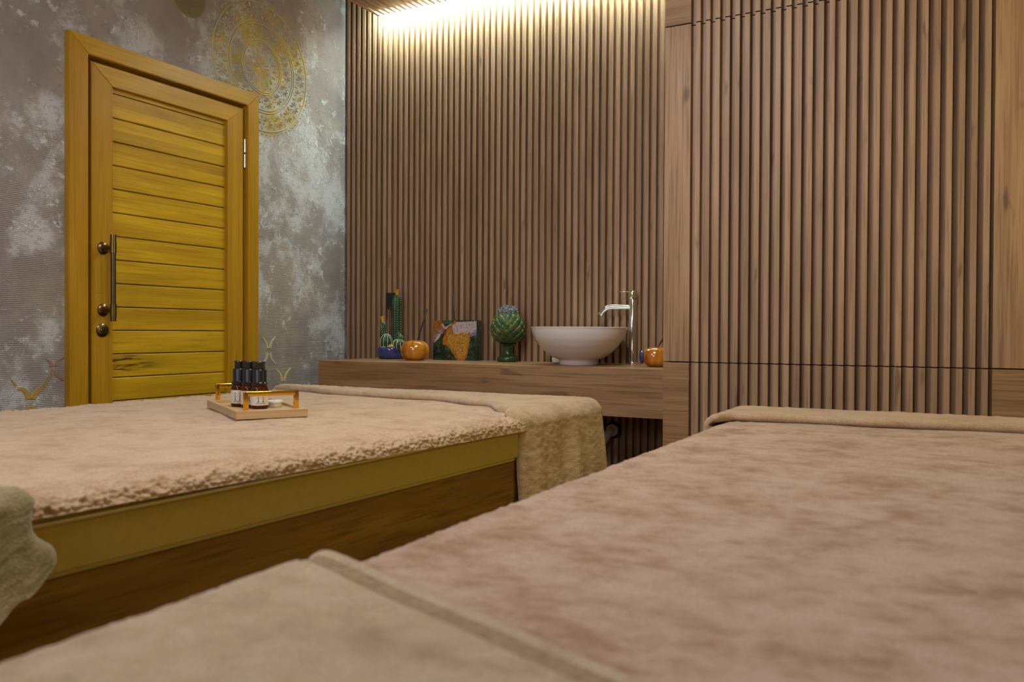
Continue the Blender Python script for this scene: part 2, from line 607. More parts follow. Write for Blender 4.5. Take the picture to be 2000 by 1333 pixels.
bm = BM()
box(bm, XL - 0.15, X_R + 0.15, Y_F - 0.15, YB + 0.2, -0.06, 0)
struct(obj('floor', bm, M['floor_wood']), 'dark wooden floor')
bm = BM()
box(bm, XL - 0.15, X_R + 0.15, Y_F - 0.15, YB + 0.2, H_CEIL, H_CEIL + 0.06)
struct(obj('ceiling', bm, M['ceiling_paint']), 'plain upper ceiling above the slatted panel')
bm = BM()
box(bm, X_R, X_R + 0.12, Y_F, YB + 0.1, 0, H_CEIL)
struct(obj('wall_right', bm, M['plain_wall']), 'plain side wall')
bm = BM()
box(bm, XL - 0.12, X_R + 0.12, Y_F - 0.12, Y_F, 0, H_CEIL)
struct(obj('wall_front', bm, M['plain_wall']), 'plain wall behind the camera')

# left wall with the door opening
DY0, DY1, DZ = 2.045, 2.885, 2.075
bm = BM()
box(bm, XL - 0.12, XL, Y_F, DY0, 0, H_CEIL)
box(bm, XL - 0.12, XL, DY1, YB + 0.03, 0, H_CEIL)
box(bm, XL - 0.12, XL, DY0, DY1, DZ, H_CEIL)
wall_left = struct(obj('wall_left', bm, M['wall']), 'mottled grey plaster wall with gilded stencil ornaments')

# slatted back wall
SL_W = 0.0185
edges = [-2.905 + 0.03482 * i for i in range(-1, 60)]
bm = BM()
flute(bm, edges, SL_W, YB, 0.026, 0.0, H_CEIL, XL, edges[-1], back=0.06)
wall_back = struct(obj('wall_back', bm, M['slat_back']), 'oak slatted back wall')
bm = BM()
box(bm, edges[-1], X_R, YB, YB + 0.08, 0, H_CEIL)
struct(obj('wall_back_2', bm, M['plain_wall']), 'plain stretch of the back wall beyond the cabinet')

# relief ornaments on the left wall
rnd = random.Random(4)


def petal(bm, cy, cz, ang, ln, wd, ht, x=XL):
    # a low pointed bump lying on the wall, root at (cy, cz)
    d = Vector((0, cos(ang), sin(ang)))
    s = Vector((0, -sin(ang), cos(ang)))
    o = Vector((x - 0.0005, cy, cz))
    top = [o + d * (ln * t) + Vector((ht * k * 1.8, 0, 0)) for t, k in ((0.3, 0.9), (0.65, 1.0))]
    a = bm.verts.new(o)
    b = bm.verts.new(o + d * ln)
    l1, l2 = bm.verts.new(o + d * ln * 0.35 + s * wd * 0.8), bm.verts.new(o + d * ln * 0.7 + s * wd * 0.9)
    r1, r2_ = bm.verts.new(o + d * ln * 0.35 - s * wd * 0.8), bm.verts.new(o + d * ln * 0.7 - s * wd * 0.9)
    t1, t2 = bm.verts.new(top[0]), bm.verts.new(top[1])
    for q in ((a, t1, l1), (l1, t1, t2, l2), (l2, t2, b), (a, r1, t1), (r1, r2_, t2, t1), (r2_, b, t2)):
        bm.faces.new(q)


def ring_relief(bm, cy, cz, rad, w, ht, n=96, x=XL):
    rows = []
    for k in range(n + 1):
        a = 2 * pi * k / n
        d = Vector((0, cos(a), sin(a)))
        c = Vector((x - 0.0005, cy, cz))
        rows.append([c + d * (rad - w), c + d * (rad - w * 0.4) + Vector((ht * 1.7, 0, 0)), c + d * (rad + w * 0.4) + Vector((ht * 1.7, 0, 0)), c + d * (rad + w)])
    grid(bm, rows)


def flower(bm, cy, cz, rad, n, ht, a0=0.0):
    for k in range(n):
        petal(bm, cy + cos(a0 + 2 * pi * k / n) * rad * 0.22, cz + sin(a0 + 2 * pi * k / n) * rad * 0.22,
              a0 + 2 * pi * k / n, rad * 0.78, rad * 0.17, ht)


def dot(bm, cy, cz, rad, ht):
    o = Vector((XL - 0.0005, cy, cz))
    c = bm.verts.new(o + Vector((ht * 1.7, 0, 0)))
    vs = [bm.verts.new(o + Vector((0, cos(2 * pi * k / 7), sin(2 * pi * k / 7))) * rad) for k in range(7)]
    for k in range(7):
        bm.faces.new((vs[k], vs[(k + 1) % 7], c))


MY, MZ = 2.983, 2.273
fy_in = 2.915
bm = BM()
flower(bm, MY, MZ, 0.055, 12, 0.004)
for k in range(16):
    a = 2 * pi * k / 16
    petal(bm, MY + cos(a) * 0.066, MZ + sin(a) * 0.066, a, 0.03, 0.007, 0.0035)
    dot(bm, MY + cos(a + 0.2) * 0.105, MZ + sin(a + 0.2) * 0.105, 0.005, 0.003)
for rr in (0.118, 0.128, 0.205, 0.217, 0.305):
    ring_relief(bm, MY, MZ, rr, 0.0035, 0.003)
for k in range(14):
    a = 2 * pi * k / 14
    flower(bm, MY + cos(a) * 0.166, MZ + sin(a) * 0.166, 0.03, 9, 0.004, a)
    a += pi / 14
    for q in (0.143, 0.166, 0.189):
        dot(bm, MY + cos(a) * q, MZ + sin(a) * q, 0.006, 0.0035)
for k in range(22):
    a = 2 * pi * k / 22
    flower(bm, MY + cos(a) * 0.262, MZ + sin(a) * 0.262, 0.033, 9, 0.004, a)
    a += pi / 22
    for q in (0.236, 0.288):
        petal(bm, MY + cos(a) * (q - 0.012), MZ + sin(a) * (q - 0.012), a, 0.026, 0.008, 0.0035)
for k in range(72):
    a = 2 * pi * k / 72
    dot(bm, MY + cos(a) * 0.322, MZ + sin(a) * 0.322, 0.0055, 0.003)
cut = [v for v in bm.verts if v.co.y < fy_in and v.co.z < 2.10]
bmesh.ops.delete(bm, geom=cut, context='VERTS')
o = obj('mandala_relief', bm, M['mandala'], wall_left)
o['label'] = 'round gilded mandala relief'


def ribbon(bm, pts, w0, w1, ht=0.0025):
    # pts in (y,z); Catmull-Rom sampled raised band
    P = [Vector((p[0], p[1])) for p in pts]
    S = []
    for i in range(len(P) - 1):
        p0, p1, p2, p3 = P[max(i - 1, 0)], P[i], P[i + 1], P[min(i + 2, len(P) - 1)]
        for k in range(6):
            t = k / 6
            S.append(0.5 * ((2 * p1) + (p2 - p0) * t + (2 * p0 - 5 * p1 + 4 * p2 - p3) * t * t + (3 * p1 - p0 - 3 * p2 + p3) * t ** 3))
    S.append(P[-1])
    rows = []
    n = len(S)
    for i, p in enumerate(S):
        d = (S[min(i + 1, n - 1)] - S[max(i - 1, 0)]).normalized()
        s = Vector((-d.y, d.x))
        w = w0 + (w1 - w0) * i / (n - 1)
        a, b = p + s * w, p - s * w
        rows.append([(XL - 0.001, a.x, a.y), (XL + ht, a.x - s.x * 0.002, a.y - s.y * 0.002), (XL + ht, b.x + s.x * 0.002, b.y + s.y * 0.002), (XL - 0.001, b.x, b.y)])
    grid(bm, rows)


bm = BM()
A_, B_ = (1.842, 0.735), (1.930, 0.858)
ribbon(bm, [(1.850, 0.748), (1.862, 0.770), (1.890, 0.792), (1.905, 0.815), (1.922, 0.838), (1.926, 0.852)], 0.010, 0.008)
ribbon(bm, [(1.834, 0.748), (1.826, 0.772), (1.808, 0.788), (1.796, 0.784)], 0.011, 0.006)
ribbon(bm, [(1.788, 0.800), (1.772, 0.822)], 0.006, 0.004)
ribbon(bm, [(1.922, 0.866), (1.915, 0.882), (1.898, 0.894)], 0.008, 0.003)
ribbon(bm, [(1.937, 0.866), (1.946, 0.884), (1.968, 0.898)], 0.008, 0.004)
ribbon(bm, [(1.937, 0.852), (1.944, 0.830), (1.968, 0.812)], 0.009, 0.005)
ribbon(bm, [(1.834, 0.722), (1.826, 0.700), (1.800, 0.680)], 0.010, 0.006)
ribbon(bm, [(1.850, 0.722), (1.858, 0.700), (1.885, 0.680)], 0.010, 0.006)
obj('ogee_stencil', bm, M['ogee'], wall_left)['label'] = 'gilded ogee stencil bands to the left of the door'
bm = BM()
for (cy, cz, s) in ((3.03, 0.905, 1.0), (3.13, 0.74, 1.1), (3.03, 0.60, 1.0)):
    for sy in (-1, 1):
        for sz in (-1, 1):
            ribbon(bm, [(cy + sy * 0.008, cz + sz * 0.01), (cy + sy * 0.018 * s, cz + sz * 0.04 * s), (cy + sy * 0.046 * s, cz + sz * 0.066 * s)], 0.009, 0.005)
obj('ogee_stencil', bm, M['ogee_pale'], wall_left)['label'] = 'pale ogee stencil bands between the door and the shelf'

# ------------------------------------------------------------------ door
door = bpy.data.objects.new('door_1', None)
COL.objects.link(door)
door.location = (XL, 2.45, 0)
struct(door, 'amber wooden plank door with a vertical brass pull handle')
DO = Vector(door.location)


def at_door(o):
    o.location = o.location - DO
    o.parent = door
    return o


FX = -2.948
LX = -2.966
fy0, fy1, fz1 = 1.973, 2.940, 2.129
iy0, iy1, iz1 = 2.055, 2.868, 2.061
bm = BM()


def mitre(bm, xs0, xs1, outer, inner, mi_v, mi_h, bev=0.003):
    """three-sided casing: outer=(y0,y1,z1), inner likewise; jambs mitred to the head"""
    (a0, a1, az), (b0, b1, bz) = outer, inner
    for quad, mi in ((((a0, 0), (b0, 0), (b0, bz), (a0, az)), mi_v), (((b1, 0), (a1, 0), (a1, az), (b1, bz)), mi_v),
                     (((a0, az), (b0, bz), (b1, bz), (a1, az)), mi_h)):
        lo = [bm.verts.new((xs0, y, z)) for y, z in quad]
        hi = [bm.verts.new((xs1, y, z)) for y, z in quad]
        fcs = [bm.faces.new(lo[::-1]), bm.faces.new(hi)]
        for i in range(4):
            j = (i + 1) % 4
            fcs.append(bm.faces.new((lo[i], lo[j], hi[j], hi[i])))
        es = set()
        for fa in fcs:
            fa.material_index = mi
        for e in fcs[1].edges:
            es.add(e)
        rr = bmesh.ops.bevel(bm, geom=list(es), offset=bev, segments=2, affect='EDGES')
        for fa in rr['faces']:
            fa.material_index = mi
    bmesh.ops.recalc_face_normals(bm, faces=bm.faces[:])


mitre(bm, XL + 0.0005, FX, (fy0, fy1, fz1), (iy0, iy1, iz1), 0, 1)
# lining inside the opening, with the stop the leaf closes against
for q4 in ((DY0 + 0.0005, 2.098, 0, DZ - 0.0005), (2.846, DY1 - 0.0005, 0, DZ - 0.0005), (2.098, 2.846, 2.03, DZ - 0.0005)):
    box(bm, XL - 0.115, LX - 0.040, *q4)
for q4 in ((DY0 + 0.0005, 2.0565, 0, DZ - 0.0005), (2.8675, DY1 - 0.0005, 0, DZ - 0.0005), (2.0565, 2.8675, 2.0605, DZ - 0.0005)):
    box(bm, LX - 0.040, XL + 0.0005, *q4)
at_door(obj('door_frame', bm, [M['door_z'], M['door_y2']]))
leaf = obj('door_leaf', BM(), [M['door_z'], M['door_y2'], M['door_y'], M['groove']])
bm = BM()
LX = -2.966
ly0, ly1, lz1 = 2.078, 2.857, 2.043
py0, py1, pz1 = 2.172, 2.760, 1.968
mitre(bm, LX - 0.038, LX, (ly0, ly1, lz1), (py0, py1, pz1), 0, 1, 0.002)
box(bm, LX - 0.036, LX - 0.0225, py0 - 0.02, py1 + 0.02, 0.02, pz1 + 0.02, mi=3)
zz = 1.948
box(bm, LX - 0.03, LX - 0.019, py0 - 0.004, py1 + 0.004, zz + 0.0015, pz1 + 0.004, mi=2)
top = 1.948
z_edges = [1.9475] + [1.8495 - 0.0945 * k for k in range(20)]
for za, zb in zip(z_edges, z_edges[1:]):
    if zb < 0.02:
        zb = 0.02
    if za - zb < 0.01:
        break
    box(bm, LX - 0.033, LX - 0.016, py0 - 0.004, py1 + 0.004, zb + 0.0016, za - 0.0016, 0.003, mi=2)
bm.to_mesh(leaf.data)
bm.free()
at_door(leaf)

# pull handle
hx, hy = LX, 2.128
HB = hx + 0.062
bm = BM()
tube(bm, [(HB, hy, 1.035), (HB, hy, 1.372)], 0.0098, 20)
handle = at_door(obj('pull_handle', bm, M['brass_dark'], smooth=True, angle=40))
for zc in (1.323, 1.080):
    bm = BM()
    lathe(bm, [(0.001, 0), (0.0245, 0), (0.0245, 0.004), (0.020, 0.008), (0.013, 0.010), (0.012, 0.022), (0.0095, 0.026), (0.0095, 0.055)], 28, (hx, hy, zc), axis='X')
    tube(bm, [(HB, hy, zc - 0.022), (HB, hy, zc + 0.022)], 0.0125, 24)
    tube(bm, [(HB, hy, zc - 0.045 if zc < 1.2 else zc + 0.022), (HB, hy, zc - 0.022 if zc < 1.2 else zc + 0.05)], 0.0112, 24)
    m_ = obj('handle_mount', bm, M['brass'], smooth=True, angle=40)
    m_.location = m_.location - DO
    m_.parent = handle
    m_.matrix_parent_inverse = Matrix.Identity(4)
    m_.location = (0, 0, 0)
bm = BM()
lathe(bm, [(0.001, 0), (0.026, 0), (0.026, 0.004), (0.022, 0.007), (0.010, 0.008), (0.0085, 0.010)], 32, (hx, 2.124, 1.0), axis='X')
box(bm, hx + 0.009, hx + 0.012, 2.1225, 2.1255, 0.994, 1.006, mi=1)
at_door(obj('lock_cylinder', bm, [M['brass'], M['black']], smooth=True, angle=40))
bm = BM()
for z0 in (1.768, 1.838):
    tube(bm, [(LX + 0.004, 2.8625, z0), (LX + 0.004, 2.8625, z0 + 0.063)], 0.0058, 14)
at_door(obj('hinge', bm, M['steel'], smooth=True, angle=40))
# shallow patched mortises in the lock stile
bm = BM()
for z0, z1 in ((1.145, 1.215), (0.935, 0.968)):
    box(bm, LX - 0.003, LX + 0.0008, 2.102, 2.135, z0, z1, 0.0004)
at_door(obj('lock_patch', bm, M['door_z']))

# ------------------------------------------------------------------ slatted ceiling panel with its LED strip
PX0, PX1, PY0, PY1, PZ = -2.7085, -1.03, -0.6, 3.545, 2.661
panel = thing('ceiling_panel', 'slatted oak ceiling panel hung below the ceiling, glowing along its back edge', 'ceiling panel', ((PX0 + PX1) / 2, (PY0 + PY1) / 2, PZ))
po = Vector(panel.location)
bm = BM()
box(bm, PX0 + 0.001, PX1 - 0.001, PY0, PY1, PZ + 0.022, PZ + 0.04)
o = obj('backing_board', bm, M['oak_ceiling'], panel)
o.location = -po
bm = BM()
x = PX0
while x < PX1 - 0.03:
    box(bm, x, x + 0.0185, PY0, PY1, PZ, PZ + 0.0225, 0.0012)
    x += 0.035
o = obj('slats', bm, M['oak_ceiling'], panel)
o.location = -po
bm = BM()
for px in (-2.3, -1.4):
    for py in (0.2, 2.6):
        tube(bm, [(px, py, PZ + 0.04), (px, py, H_CEIL)], 0.004, 8)
o = obj('hanger_rod', bm, M['steel'], panel)
o.location = -po
led = thing('led_strip', 'bright white led strip along the back edge of the slatted ceiling panel', 'led strip', ((PX0 + PX1) / 2, PY1 + 0.01, PZ + 0.012))
lo_ = Vector(led.location)
bm = BM()
box(bm, PX0 + 0.002, PX1, PY1 + 0.001, PY1 + 0.014, PZ + 0.0305, PZ + 0.0345)
o = obj('channel', bm, M['steel'], led)
o.location = -lo_
bm = BM()
box(bm, PX0 + 0.004, PX1, PY1 + 0.0025, PY1 + 0.0125, PZ + 0.009, PZ + 0.030)
o = obj('diffuser', bm, M['led'], led)
o.location = -lo_

# ------------------------------------------------------------------ slatted cabinet wall on the right
CX0, CX1, CY = -0.9645, 0.215, 2.9906
ZG, ZU = 0.8928, 2.1307
cab = thing('fitted_cabinet', 'fitted oak cabinet with slatted fronts and plain corner planks, right of the washbasin shelf', 'cabinet', ((CX0 + CX1) / 2, CY, 0))
co = Vector(cab.location)


def in_cab(name, bm, mats, label=None, **kw):
    o_ = obj(name, bm, mats, cab, **kw)
    o_.location = -co
    if label:
        o_['label'] = label
    return o_


bm = BM()
box(bm, CX0 + 0.006, CX1, CY + 0.046, YB - 0.002, 0, H_CEIL - 0.001)
in_cab('carcass', bm, M['oak_v'])
GX0, GX1 = -0.8669, 0.0956
cedges = [-0.8669 + 0.03525 * i for i in range(1, 28)]
for z0, z1, nm, gm in ((0.0, ZG - 0.002, 'lower', 'oak_h'), (ZG + 0.002, ZU - 0.002, 'middle', 'oak_v'), (ZU + 0.002, H_CEIL - 0.002, 'upper', 'oak_h')):
    bm = BM()
    flute(bm, cedges, 0.0180, CY, 0.0275, z0, z1, GX0 + 0.0002, GX1 - 0.0002)
    in_cab('slat_panel', bm, M['slat_cab'])
    for a, b in ((CX0, GX0), (GX1, CX1)):
        bm = BM()
        box(bm, a, b, CY, CY + 0.045, z0, z1, 0.001)
        in_cab('corner_plank', bm, M[gm])

# ------------------------------------------------------------------ washbasin shelf
SX0, SY, SZ, SZB = -2.748, 3.1323, 0.8584, 0.6631
shelf = thing('washbasin_shelf', 'thick oak shelf carrying the white washbasin, fixed to the slatted wall', 'shelf', (SX0 + 0.9, 3.36, SZB))
so = Vector(shelf.location)
bm = BM()
box(bm, SX0, CX0 - 0.001, SY + 0.018, YB - 0.001, SZ - 0.02, SZ, 0.0008)
box(bm, SX0, SX0 + 0.018, SY + 0.018, YB - 0.001, SZB, SZ - 0.02)
box(bm, SX0 + 0.018, CX0 - 0.001, SY + 0.05, YB - 0.001, SZB + 0.03, SZB + 0.048)
o = obj('worktop', bm, M['oak_h'], shelf)
o.location = -so
bm = BM()
box(bm, SX0, CX0 - 0.001, SY, SY + 0.018, SZB, SZ, 0.0008)
o = obj('front_board', bm, M['oak_h'], shelf)
o.location = -so


def shade(o):
    return o


# vessel basin
BX, BY = px_x(1130.5, 3.362), 3.362
basin = thing('washbasin', 'white ceramic bowl washbasin standing on the oak shelf', 'washbasin', (BX, BY, SZ))
bm = BM()
prof = [(0.0, 0.0), (0.084, 0.0), (0.0865, 0.004), (0.0865, 0.02), (0.090, 0.024)]
BP = [(0, 0.090), (0.03, 0.104), (0.08, 0.1177), (0.23, 0.1465), (0.446, 0.1754), (0.66, 0.196), (0.85, 0.2065), (1, 0.2105)]
for k in range(1, 21):
    t = (k / 20) ** 1.4
    for (a, b), (c, d) in zip(BP, BP[1:]):
        if a <= t <= c:
            prof.append((b + (d - b) * (t - a) / (c - a), 0.024 + 0.137 * t))
            break
prof = [p for p in prof]
inner = [(0.2125, 0.164), (0.209, 0.1655), (0.205, 0.163)]
for k in range(1, 15):
    t = 1 - k / 14
    inner.append((0.02 + 0.185 * (1 - (1 - t) ** 1.7), 0.030 + 0.130 * t))
lathe(bm, prof + inner, 72, cap0=False)
obj('bowl', bm, M['ceramic'], basin, smooth=True, angle=60)
bm = BM()
lathe(bm, [(0.001, 0.0315), (0.022, 0.0315), (0.020, 0.035), (0.001, 0.0365)], 24)
obj('drain_plug', bm, M['chrome'], basin, smooth=True)

# tap
TX, TY = px_x(1235.5, 3.564), 3.564
tap = thing('tap', 'tall chrome mixer tap beside the white washbasin', 'tap', (TX, TY, SZ))
bm = BM()
lathe(bm, [(0.001, 0), (0.024, 0), (0.024, 0.005), (0.019, 0.008), (0.0172, 0.010), (0.0172, 0.288), (0.016, 0.290), (0.016, 0.2925), (0.001, 0.2925)], 40)
obj('tap_body', bm, M['chrome'], tap, smooth=True, angle=40)
# spout points to the bowl (towards -X and the room)
sd = Vector((-0.985, -0.17, 0)).normalized()
pts = []
for k in range(9):
    pts.append(sd * (0.012 + 0.085 * k / 8) + Vector((0, 0, 0.256 + 0.002 * k / 8)))
for k in range(1, 10):
    a = k / 9 * math.radians(58)
    pts.append(sd * (0.097 + 0.052 * sin(a)) + Vector((0, 0, 0.258 - 0.052 * (1 - cos(a)))))
pts.append(pts[-1] + (sd * cos(math.radians(58)) + Vector((0, 0, -sin(math.radians(58))))) * 0.010)
bm = BM()
tube(bm, pts, 0.0118, 20)
tube(bm, [pts[-1], pts[-1] + (pts[-1] - pts[-2]).normalized() * 0.004], 0.0135, 20)
obj('spout', bm, M['chrome'], tap, smooth=True, angle=40)
bm = BM()
lathe(bm, [(0.001, 0.2945), (0.0185, 0.2945), (0.0195, 0.296), (0.0195, 0.327), (0.018, 0.330), (0.001, 0.3305)], 40)
lever = obj('lever_cap', bm, M['chrome'], tap, smooth=True, angle=40)
bm = BM()
tube(bm, [Vector((0, 0, 0.327)) + sd * 0.012, Vector((0, 0, 0.328)) + sd * 0.070], [0.0028, 0.0022], 12)
obj('lever', bm, M['chrome'], lever, smooth=True)

# white dish behind the basin foot
bm = BM()
lathe(bm, [(0.001, 0), (0.045, 0), (0.053, 0.004), (0.055, 0.020), (0.052, 0.026), (0.048, 0.022), (0.001, 0.012)], 40)
o = obj('soap_dish', bm, M['ceramic'], smooth=True, angle=50)
o.location = (px_x(1101, 3.505), 3.505, SZ)
tag(o, 'low white dish tucked behind the foot of the washbasin', 'dish')

# waste pipe under the shelf
pipe = thing('waste_pipe', 'grey corrugated waste hose leaving the slatted wall under the shelf', 'pipe', (-1.394, YB, 0.552))
bm = BM()
lathe(bm, [(0.040, 0.003), (0.040, -0.001), (0.001, -0.001)], 32, axis='Y', cap0=False)
obj('wall_hole', bm, M['rubber'], pipe)
bm = BM()
lathe(bm, [(0.018, 0.0), (0.027, -0.002), (0.0285, -0.012), (0.0285, -0.024), (0.024, -0.029), (0.018, -0.029)], 32, axis='Y', cap0=False, cap1=False)
obj('collar', bm, M['pvc'], pipe, smooth=True, angle=40)
arc = []
for k in range(11):
    a = k / 10 * math.radians(105)
    arc.append(Vector((-0.022 * (1 - cos(a)), -0.010 - 0.042 * sin(a), -0.036 * (1 - cos(a)))))
bm = BM()
tube(bm, arc, 0.0185, 24)
obj('elbow', bm, M['pvc'], pipe, smooth=True, angle=50)
bm = BM()
e0 = arc[-1]
dn = (arc[-1] - arc[-2]).normalized()
hp, hr = [], []
n = 130
for k in range(n):
    t = k / (n - 1)
    hp.append(e0 + dn * (0.36 * t) + Vector((-0.045 * t, 0, -0.03 * t)))
    hr.append(0.0165 + 0.0022 * (1 if (k % 4) < 2 else -1))
tube(bm, hp, hr, 20)
obj('hose', bm, M['pvc'], pipe, smooth=True, angle=30)

# ------------------------------------------------------------------ things on the shelf


# cactus planter
CPY = 3.515
cx = px_x(765, CPY)
pl = thing('cactus_planter', 'blue ceramic bowl of green cacti with yellow flowers at the left end of the shelf', 'cactus planter', (cx, CPY, SZ))
bm = BM()
lathe(bm, [(0.001, 0), (0.062, 0), (0.070, 0.008), (0.0765, 0.030), (0.0765, 0.052), (0.0745, 0.060), (0.071, 0.062), (0.069, 0.058), (0.069, 0.048), (0.001, 0.048)], 48)
obj('pot', bm, M['blue_glaze'], pl, smooth=True, angle=50)
bm = BM()
rnd = random.Random(3)
for k in range(70):
    a, q = rnd.uniform(0, 2 * pi), 0.066 * sqrt(rnd.random())
    s = rnd.uniform(0.004, 0.007)
    ellipsoid(bm, (q * cos(a), q * sin(a), 0.049 + s * 0.4), s, s * 0.9, s * 0.7, 6, 4)
g = obj('gravel', bm, M['pale_leaf'], pl, smooth=True)


def ribbed(bm, prof, ribs, depth, seg=72, mat=None):
    r0 = len(bm.verts)
    lathe(bm, prof, seg, mod=lambda a, z: 1 - depth * (0.5 - 0.5 * cos(a * ribs)) ** 1.0)
    bm.verts.ensure_lookup_table()
    if mat:
        for v in bm.verts[r0:]:
            v.co = mat @ v.co


def rib_spines(bm, prof, ribs, step, mat, ln=0.004):
    """small pale spine tufts down each rib"""
    for k in range(ribs):
        a = 2 * pi * k / ribs
        z = prof[0][1] + 0.004
        i = 0
        while z < prof[-1][1] - 0.002:
            while i < len(prof) - 2 and prof[i + 1][1] < z:
                i += 1
            t = (z - prof[i][1]) / max(1e-6, prof[i + 1][1] - prof[i][1])
            rr = prof[i][0] + (prof[i + 1][0] - prof[i][0]) * t
            ellipsoid(bm, mat @ Vector((rr * cos(a), rr * sin(a), z)), 0.0016, 0.0016, 0.002, 5, 4)
            z += step


def rib_lines(bm, prof, ribs, mat, rad=0.0014):
    for k in range(ribs):
        a = 2 * pi * k / ribs
        tube(bm, [mat @ Vector((rr * 1.0 * cos(a), rr * 1.0 * sin(a), z)) for rr, z in prof], rad, 5)


def bell(bm, mat, r0, r1, h):
    k0 = len(bm.verts)
    lathe(bm, [(r0, 0), (r0 * 1.1, h * 0.35), (r0 * 1.5, h * 0.75), (r1, h), (r1 * 0.8, h * 0.96), (r0, h * 0.7)], 20,
          mod=lambda a, z: 1 + (0.12 * cos(5 * a) if z > h * 0.7 else 0), cap1=True)
    bm.verts.ensure_lookup_table()
    for v in bm.verts[k0:]:
        v.co = mat @ v.co


def cactus(prof, ribs, depth, loc, tilt=(0, 0), flower_dims=None, light=False, lines=False, step=0.012):
    mt = Matrix.Translation(Vector(loc)) @ Matrix.Rotation(tilt[0], 4, 'Y') @ Matrix.Rotation(tilt[1], 4, 'X')
    b_ = BM()
    ribbed(b_, prof, ribs, depth, mat=mt)
    body = obj('cactus', b_, M['cactus_light' if light else 'cactus'], pl, smooth=True, angle=60)
    b_ = BM()
    if lines:
        rib_lines(b_, prof, ribs, mt)
    else:
        rib_spines(b_, prof, ribs, step, mt)
    obj('spines', b_, M['spine'], body, smooth=True)
    if flower_dims:
        b_ = BM()
        bell(b_, mt @ Matrix.Translation((0, 0, prof[-1][1] - 0.003)), *flower_dims)
        obj('flower', b_, M['yellow'], body, smooth=True, angle=50)
    return body


def capsule(rad, z0, z1, n=8, neck=1.0):
    p = [(rad * neck, z0)]
    p += [(rad * (neck + (1 - neck) * k / 4), z0 + (z1 - rad * 1.6 - z0) * k / 4) for k in range(1, 5)]
    for k in range(1, n):
        a = k / n * pi / 2
        p.append((rad * cos(a), z1 - rad * 1.6 + rad * 1.6 * sin(a)))
    p.append((0.002, z1))
    return p


def ball(rad, z0, hz, n=12):
    return [(max(0.003, rad * sin(pi * (0.12 + 0.88 * k / n))), z0 + hz * (0.5 - 0.5 * cos(pi * (0.08 + 0.92 * k / n)))) for k in range(n + 1)]


cactus(capsule(0.0235, 0.046, 0.335, neck=0.85), 8, 0.16, (0.022, 0.016, 0), flower_dims=(0.0075, 0.018, 0.030))
cactus(ball(0.033, 0.044, 0.086), 9, 0.16, (-0.014, -0.028, 0), lines=True)
cactus(capsule(0.016, 0.125, 0.195, neck=0.8), 7, 0.16, (-0.010, -0.022, 0), (-0.16, 0), (0.006, 0.012, 0.032))
cactus(ball(0.034, 0.044, 0.060), 10, 0.12, (0.058, -0.020, 0), lines=True)
cactus(ball(0.016, 0.098, 0.030), 6, 0.2, (0.064, -0.012, 0), light=True)
cactus(ball(0.012, 0.112, 0.030), 6, 0.15, (0.052, -0.014, 0), light=False)
bm = BM()
for (sx, sy, sz, sc) in ((-0.010, -0.056, 0.054, 0.8), (0.036, -0.050, 0.058, 1.2)):
    for k in range(22):
        a = 2 * pi * k / 22 * 2.6
        el = 0.25 + 0.9 * (k / 22)
        d = Vector((cos(a) * cos(el), sin(a) * cos(el), sin(el)))
        tube(bm, [Vector((sx, sy, sz)), Vector((sx, sy, sz)) + d * 0.010 * sc, Vector((sx, sy, sz)) + d * 0.019 * sc], [0.002 * sc, 0.0028 * sc, 0.0004], 6)
obj('succulent', bm, M['pale_leaf'], pl, smooth=True)
bm = BM()
tube(bm, [(-0.026, 0.02, 0.05), (-0.028, 0.02, 0.275)], 0.0028, 8)
tg = obj('tag_stick', bm, M['stick'], pl, smooth=True)
bm = BM()
box(bm, -0.054, 0.004, 0.020, 0.026, 0.258, 0.345, 0.0015)
obj('plant_tag', bm, M['black_matte'], tg)['label'] = 'black square plant tag'


def stick(name_label, p0, p1, rad=0.0031):
    bm_ = BM()
    a, b = Vector(p0), Vector(p1)
    tube(bm_, [Vector((0, 0, 0)), (b - a) * 0.28, (b - a) * 0.29, (b - a)], [rad * 0.7, rad * 0.7, rad * 1.15, rad * 1.15], 8)
    o_ = obj('incense_stick', bm_, M['stick'], smooth=True)
    o_.location = a
    return tag(o_, name_label, 'incense stick', 'incense sticks on the shelf')


def pot(label, x, y, rz, sx=0.072, sy=0.052, h=0.098):
    p_ = thing('incense_pot', label, 'incense pot', (x, y, SZ), 'orange glazed incense pots', rz)
    b_ = BM()
    prof_ = []
    n_ = 16
    for k in range(n_ + 1):
        a = -pi / 2 + pi * (0.1 + 0.80 * k / n_)
        prof_.append((abs(cos(a)) ** 0.66, 0.5 + 0.5 * sin(a) * 1.03))
    z0_ = prof_[0][1]
    zm = prof_[-1][1]
    prof_ = [(0.001, 0.0)] + [(q_, (z_ - z0_) / (zm - z0_)) for q_, z_ in prof_] + [(0.30, 1.012), (0.10, 1.014), (0.06, 0.985), (0.05, 0.7), (0.001, 0.7)]
    lathe(b_, prof_, 48)
    for v in b_.verts:
        v.co = Vector((v.co.x * sx, v.co.y * sy, v.co.z * h))
    obj('pot_body', b_, M['orange_glaze'], p_, smooth=True, angle=60)
    return p_


